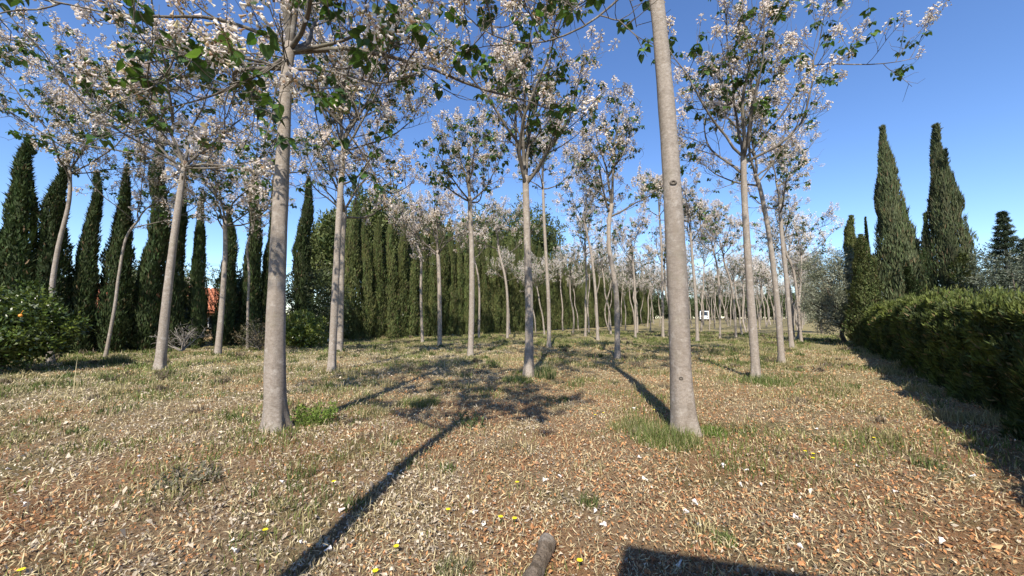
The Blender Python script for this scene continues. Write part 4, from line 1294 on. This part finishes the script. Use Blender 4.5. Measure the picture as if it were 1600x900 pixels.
def tussocks():
    K = 1500
    cx, cy, cr = scatter(K, 3.2, 46, .85)
    g = greenness(cx, cy)
    keep = rg.random(K) < np.clip((g - .40) * 3.5, .12, 1)
    cx, cy, cr, g = cx[keep], cy[keep], cr[keep], g[keep]; K = len(cx)
    n_ = 60
    rad = rg.uniform(.08, .30, K); hh = rg.uniform(.08, .20, K) * np.clip(.55 + cr / 16, .6, 1.5)
    idx = np.repeat(np.arange(K), n_); N = len(idx)
    a = rg.random(N) * 6.283; q = rad[idx] * np.sqrt(rg.random(N))
    x, y = cx[idx] + np.cos(a) * q, cy[idx] + np.sin(a) * q
    tone = rg.random(K)
    base = np.where((tone < .40)[:, None], np.array((.105, .135, .042)), np.where((tone < .78)[:, None], np.array((.34, .29, .15)), np.array((.17, .135, .095))))
    C = base[idx] * rg.uniform(.55, 1.4, (N, 1))
    mb = MB(); blades(mb, x, y, hh[idx] * rg.uniform(.4, 1.15, N), (.004 + .0012 * cr[idx]), C, .8)
    o = mb.build('grass_tussocks', M['grass'])
    o['kind'] = 'stuff'; tag(o, 'scattered dry and green grass tussocks across the orchard floor', 'grass')
tussocks()

def clump(label, x, y, n_, rad, hgt, c, seed, name='grass_tuft', cat='grass tuft', lean=.5, group=None, wid=.006):
    global rg
    rg = np.random.default_rng(seed)
    a = rg.random(n_) * 6.283; q = rad * np.sqrt(rg.random(n_))
    xs, ys = x + np.cos(a) * q, y + np.sin(a) * q
    mb = MB()
    C = jitter(rg, c, n_, .35); dry = rg.random(n_) < .22; C[dry] = jitter(rg, (.42, .36, .20), int(dry.sum()), .25)
    blades(mb, xs, ys, hgt * rg.uniform(.4, 1.15, n_) * (1.1 - .5 * q / rad), np.full(n_, wid), C, lean)
    V = np.concatenate(mb.V) - np.array((x, y, gz(x, y)))
    mb.V = [V]
    o = mb.build(name, M['grass']); o.location = (x, y, gz(x, y))
    return tag(o, label, cat, group)
bx, by = gpix(1040, 693)
clump('tall pale green grass tuft at the foot of the thickest bare trunk', bx, by, 1700, .42, .27, (.14, .175, .05), 1001)
bx, by = gpix(985, 672)
clump('straggly grass tuft in the trunk shadow beside the thickest bare trunk', bx, by, 700, .34, .20, (.16, .175, .06), 1002)
bx, by = gpix(1112, 677)
clump('small bright green weed patch on the hedge side of the thickest bare trunk', bx, by, 520, .22, .13, (.12, .20, .035), 1003, wid=.011)
bx, by = gpix(852, 590)
clump('upright green grass tuft against the foot of the vase-forked paulownia', bx, by, 700, .28, .50, (.085, .125, .04), 1004, lean=.35, wid=.012)
bx, by = gpix(808, 597)
clump('bright low grass patch at the foot of the vase-forked paulownia', bx, by, 600, .40, .24, (.13, .18, .045), 1005, wid=.011)
bx, by = gpix(1195, 598)
clump('green grass patch round the paulownia between thickest trunk and hedge', bx, by, 900, .6, .28, (.11, .15, .04), 1006, wid=.011)
bx, by = gpix(655, 632)
clump('yellow-green grass patch beside the fallen trunk shadow', bx, by, 700, .42, .20, (.15, .18, .05), 1007, wid=.009)
bx, by = gpix(180, 568)
clump('arching grass tuft in the shade between orange tree and stout leaning paulownia', bx, by, 500, .45, .5, (.10, .12, .045), 1008, lean=.8, wid=.014)
bx, by = gpix(710, 884)
clump('low grey-green grass tuft in the litter near the log', bx, by, 420, .14, .10, (.14, .16, .07), 1009, wid=.005)
bx, by = gpix(1130, 850)
clump('small green grass tuft beside the hut shadow', bx, by, 260, .09, .09, (.12, .18, .045), 1010, wid=.005)
for k, (px, py) in enumerate(((1480, 655), (1395, 585), (1440, 612), (1365, 560), (1540, 660), (1345, 548))):
    bx, by = gpix(px, py)
    clump('dry pale grass tuft along the shaded foot of the hedge', bx, by, 260, .3, .34, (.30, .27, .13), 1020 + k, lean=.8, wid=.008, group='dry tufts along the hedge foot')
for k, (px, py, h_) in enumerate(((85, 618, .85), (118, 612, .95), (100, 622, .4), (170, 602, .5))):
    bx, by = gpix(px, py)
    clump('tall dry grass stalks standing in the litter before the orange tree', bx, by, 5, .06, h_, (.50, .42, .24), 1040 + k, 'dry_stalk', 'dry stalk', .35, 'dry stalks before the orange tree', .012)

def weed(label, px, py, H, n_, seed, c):
    """leafy weed: upright stems with small leaves"""
    rg = np.random.default_rng(seed)
    x, y = gpix(px, py)
    t = thing('leafy_weed', label, 'weed', (x, y, gz(x, y)))
    st, lf = MB(), MB()
    for k in range(n_):
        a = rg.random() * 6.28; q = .24 * math.sqrt(rg.random())
        p = np.array((math.cos(a) * q, math.sin(a) * q, -.01))
        pth = walk(rg, p, np.array((math.cos(a) * .35, math.sin(a) * .35, 1)), H * rg.uniform(.6, 1.15), 6, .3, .3)
        st.tube(pth, np.linspace(.004, .002, 7), 3, C=(.12, .16, .04))
        N = 16
        f = rg.random(N) * 5.9; kk = f.astype(int)
        P = pth[kk] + (pth[kk + 1] - pth[kk]) * (f - kk)[:, None]
        D = unitrows(runit(rg, N) + np.array((0, 0, .35)))
        quads_at(lf, P, D, runit(rg, N), rg.uniform(.04, .07, N), rg.uniform(.016, .028, N), jitter(rg, c, N, .3))
    st.build('stems', M['grass'], t); o = lf.build('leaves', M['grass'], t); o['kind'] = 'stuff'
weed('bright green leafy weed clump beside the flared roots of the thick pale trunk', 489, 664, .34, 60, 1101, (.15, .22, .04))
weed('small grey-green weed beside the fallen trunk shadow', 733, 668, .16, 16, 1102, (.11, .14, .06))
weed('grey dry weed in the litter before the thick flared trunk', 300, 752, .13, 26, 1103, (.20, .18, .13))

# fallen blossoms
fb = MB(); rgf = np.random.default_rng(61)
bell(fb, np.array((-.03, 0, .018)), np.array((1, 0, -.05)), .065, .02, (.80, .76, .72))
FBM = fb.build('fallen_blossom', M['litter'], link=False)
spots = [(1008, 756), (1094, 830), (1063, 885), (940, 825), (990, 640), (1130, 733), (1166, 738), (1158, 762), (1190, 763), (853, 755), (743, 798), (756, 816), (512, 854), (468, 842), (1253, 866), (1075, 808),
         (1275, 672), (1245, 815), (1470, 848), (1088, 793), (250, 718), (216, 716), (12, 734), (40, 786), (277, 717), (365, 858), (440, 754), (535, 795), (610, 745), (930, 805), (1000, 720), (1210, 642), (874, 748), (1340, 730), (1400, 770), (1520, 745)]
for px, py in spots:
    x, y = gpix(px, py)
    o = put('fallen_blossom', FBM, None, (x, y, gz(x, y) + .012), (rgf.normal() * .2, rgf.normal() * .25, rgf.random() * 6.28), rgf.uniform(.5, .85))
    tag(o, 'fallen white bell-shaped blossom lying on the leaf litter', 'blossom', 'fallen blossoms on the litter')

# yellow flowers
M['yellow'] = plain('yellow_petal', (.85, .68, .02), .6, .2, 0, .08, 40)
yf = MB()
for k in range(12):
    a = k * 2 * math.pi / 12
    d_ = np.array((math.cos(a), math.sin(a), .35)); s_ = np.array((-math.sin(a), math.cos(a), 0))
    yf.add([(0, 0, .07), d_ * .011 + s_ * .005 + (0, 0, .07), d_ * .02 + (0, 0, .07), d_ * .011 - s_ * .005 + (0, 0, .07)], Q=[(0, 1, 2, 3)])
YH = yf.build('flower_head', M['yellow'], link=False)
ys = MB(); ys.tube([(0, 0, -.01), (.004, 0, .04), (0, 0, .071)], [.0025, .002, .003], 4, C=(.14, .2, .05)); YS = ys.build('stem', M['grass'], link=False)
for px, py in ((521, 754), (414, 828), (586, 891), (700, 794), (782, 809), (619, 852), (804, 813), (906, 885), (1022, 640), (1259, 707), (1271, 711), (1271, 718), (1366, 684), (32, 892), (943, 645), (930, 648), (808, 757)):
    x, y = gpix(px, py + 6)
    t = thing('yellow_flower', 'small yellow dandelion-like flower in the leaf litter', 'flower', (x, y, gz(x, y)), 'yellow flowers in the litter', rgf.random() * 6)
    t.scale = (1.1, 1.1, .8)
    put('flower_head', YH, t); put('stem', YS, t)

# the short log in the foreground
def log():
    a = np.array((*gpix(856, 853), 0)); b = np.array((*gpix(826, 935), 0))
    rg = np.random.default_rng(71)
    a[2] = gz(a[0], a[1]) + .045; b[2] = gz(b[0], b[1]) + .05
    loc = (a + b) / 2
    t = thing('log', 'short weathered brown log lying in the foreground litter', 'log', (loc[0], loc[1], loc[2] - .05))
    f = np.linspace(0, 1, 26)
    pts = a + (b - a) * f[:, None] - np.array(t.location)
    pts[:, 0] += np.sin(f * 5) * .006
    r_ = .050 + .008 * np.sin(f * 7 + 1) + .008 * f
    r_[0] *= .80; r_[1] *= .94
    noise_t = rg.normal(size=(26, 22)) * .02
    mb = MB()
    mb.tube(pts, r_, 22, cap=False, lobes=lambda ph: 1 + .06 * np.sin(3 * ph[None] + f[:, None] * 3) + .04 * np.sin(7 * ph[None] + 1) + noise_t)
    mb.build('bark', M['logwood'], t, True)
    for e, s_ in ((0, 1), (-1, -1)):
        c = MB()
        dirn = nrm(pts[1] - pts[0]) * s_
        c.tube([pts[e] + dirn * .012, pts[e] - dirn * .004], [r_[e] * .98, r_[e] * .90], 20)
        c.build('cut_end', M['deadwood'], t, False)
    k = MB(); kp = pts[14] + np.array((-.01, 0, r_[14] * .9))
    k.tube([kp - np.array((0, 0, .03)), kp + np.array((0, 0, .012)), kp + np.array((0, 0, .018))], [.03, .026, .012], 10); k.build('knot', M['logwood'], t, True)
log()

# wooden stakes beside the olive
for px, py in ((1278, 522), (1285, 519)):
    x, y = gpix(px, py)
    t = MB(); t.tube([(0, 0, -.1), (.01, 0, .8), (0, .01, 1.35)], [.035, .033, .028], 7)
    o = t.build('wooden_stake', M['darkbark']); o.location = (x, y, gz(x, y))
    tag(o, 'dark wooden stake standing beside the olive tree', 'stake', 'stakes beside the olive tree')

# knots and branch scars on the near trunks
def scar(tr, px, py, r_):
    t, path, base, r0, r1 = tr
    Y_ = base[1]
    p = pix(px, py, Y_) - base
    k = int(np.argmin(np.abs(path[:, 2] - p[2])))
    rad = r0 + (r1 - r0) * (path[k, 2] / path[-1, 2]) ** .9
    dx = np.clip((p[0] - path[k, 0]) / rad, -.8, .8)
    nrm_ = np.array((dx, -math.sqrt(1 - dx * dx), 0))
    c = path[k] + nrm_ * (rad * .93); c[2] = p[2]
    mb = MB(); ph = np.linspace(0, 6.283, 13)[:-1]
    s_ = np.array((-nrm_[1], nrm_[0], 0)); u_ = np.array((0, 0, 1.))
    rings = []
    for q, h in ((1.5, -.01), (1.25, .016), (.85, .022), (.55, .008), (.15, -.006)):
        rings.append(c + nrm_ * (h + .005) + r_ * q * (np.cos(ph)[:, None] * s_ + np.sin(ph)[:, None] * u_ * .8))
    V = np.concatenate(rings)
    Q = [(g * 12 + a, g * 12 + (a + 1) % 12, g * 12 + 12 + (a + 1) % 12, g * 12 + 12 + a) for g in range(4) for a in range(12)]
    mb.add(V, Q=Q)
    mb.build('branch_scar', M['limb'], t, True)
scar(tR, 1044, 292, .035)
scar(tR, 1056, 588, .022)
scar(tL, 434, 255, .018)
scar(tL, 440, 225, .018)
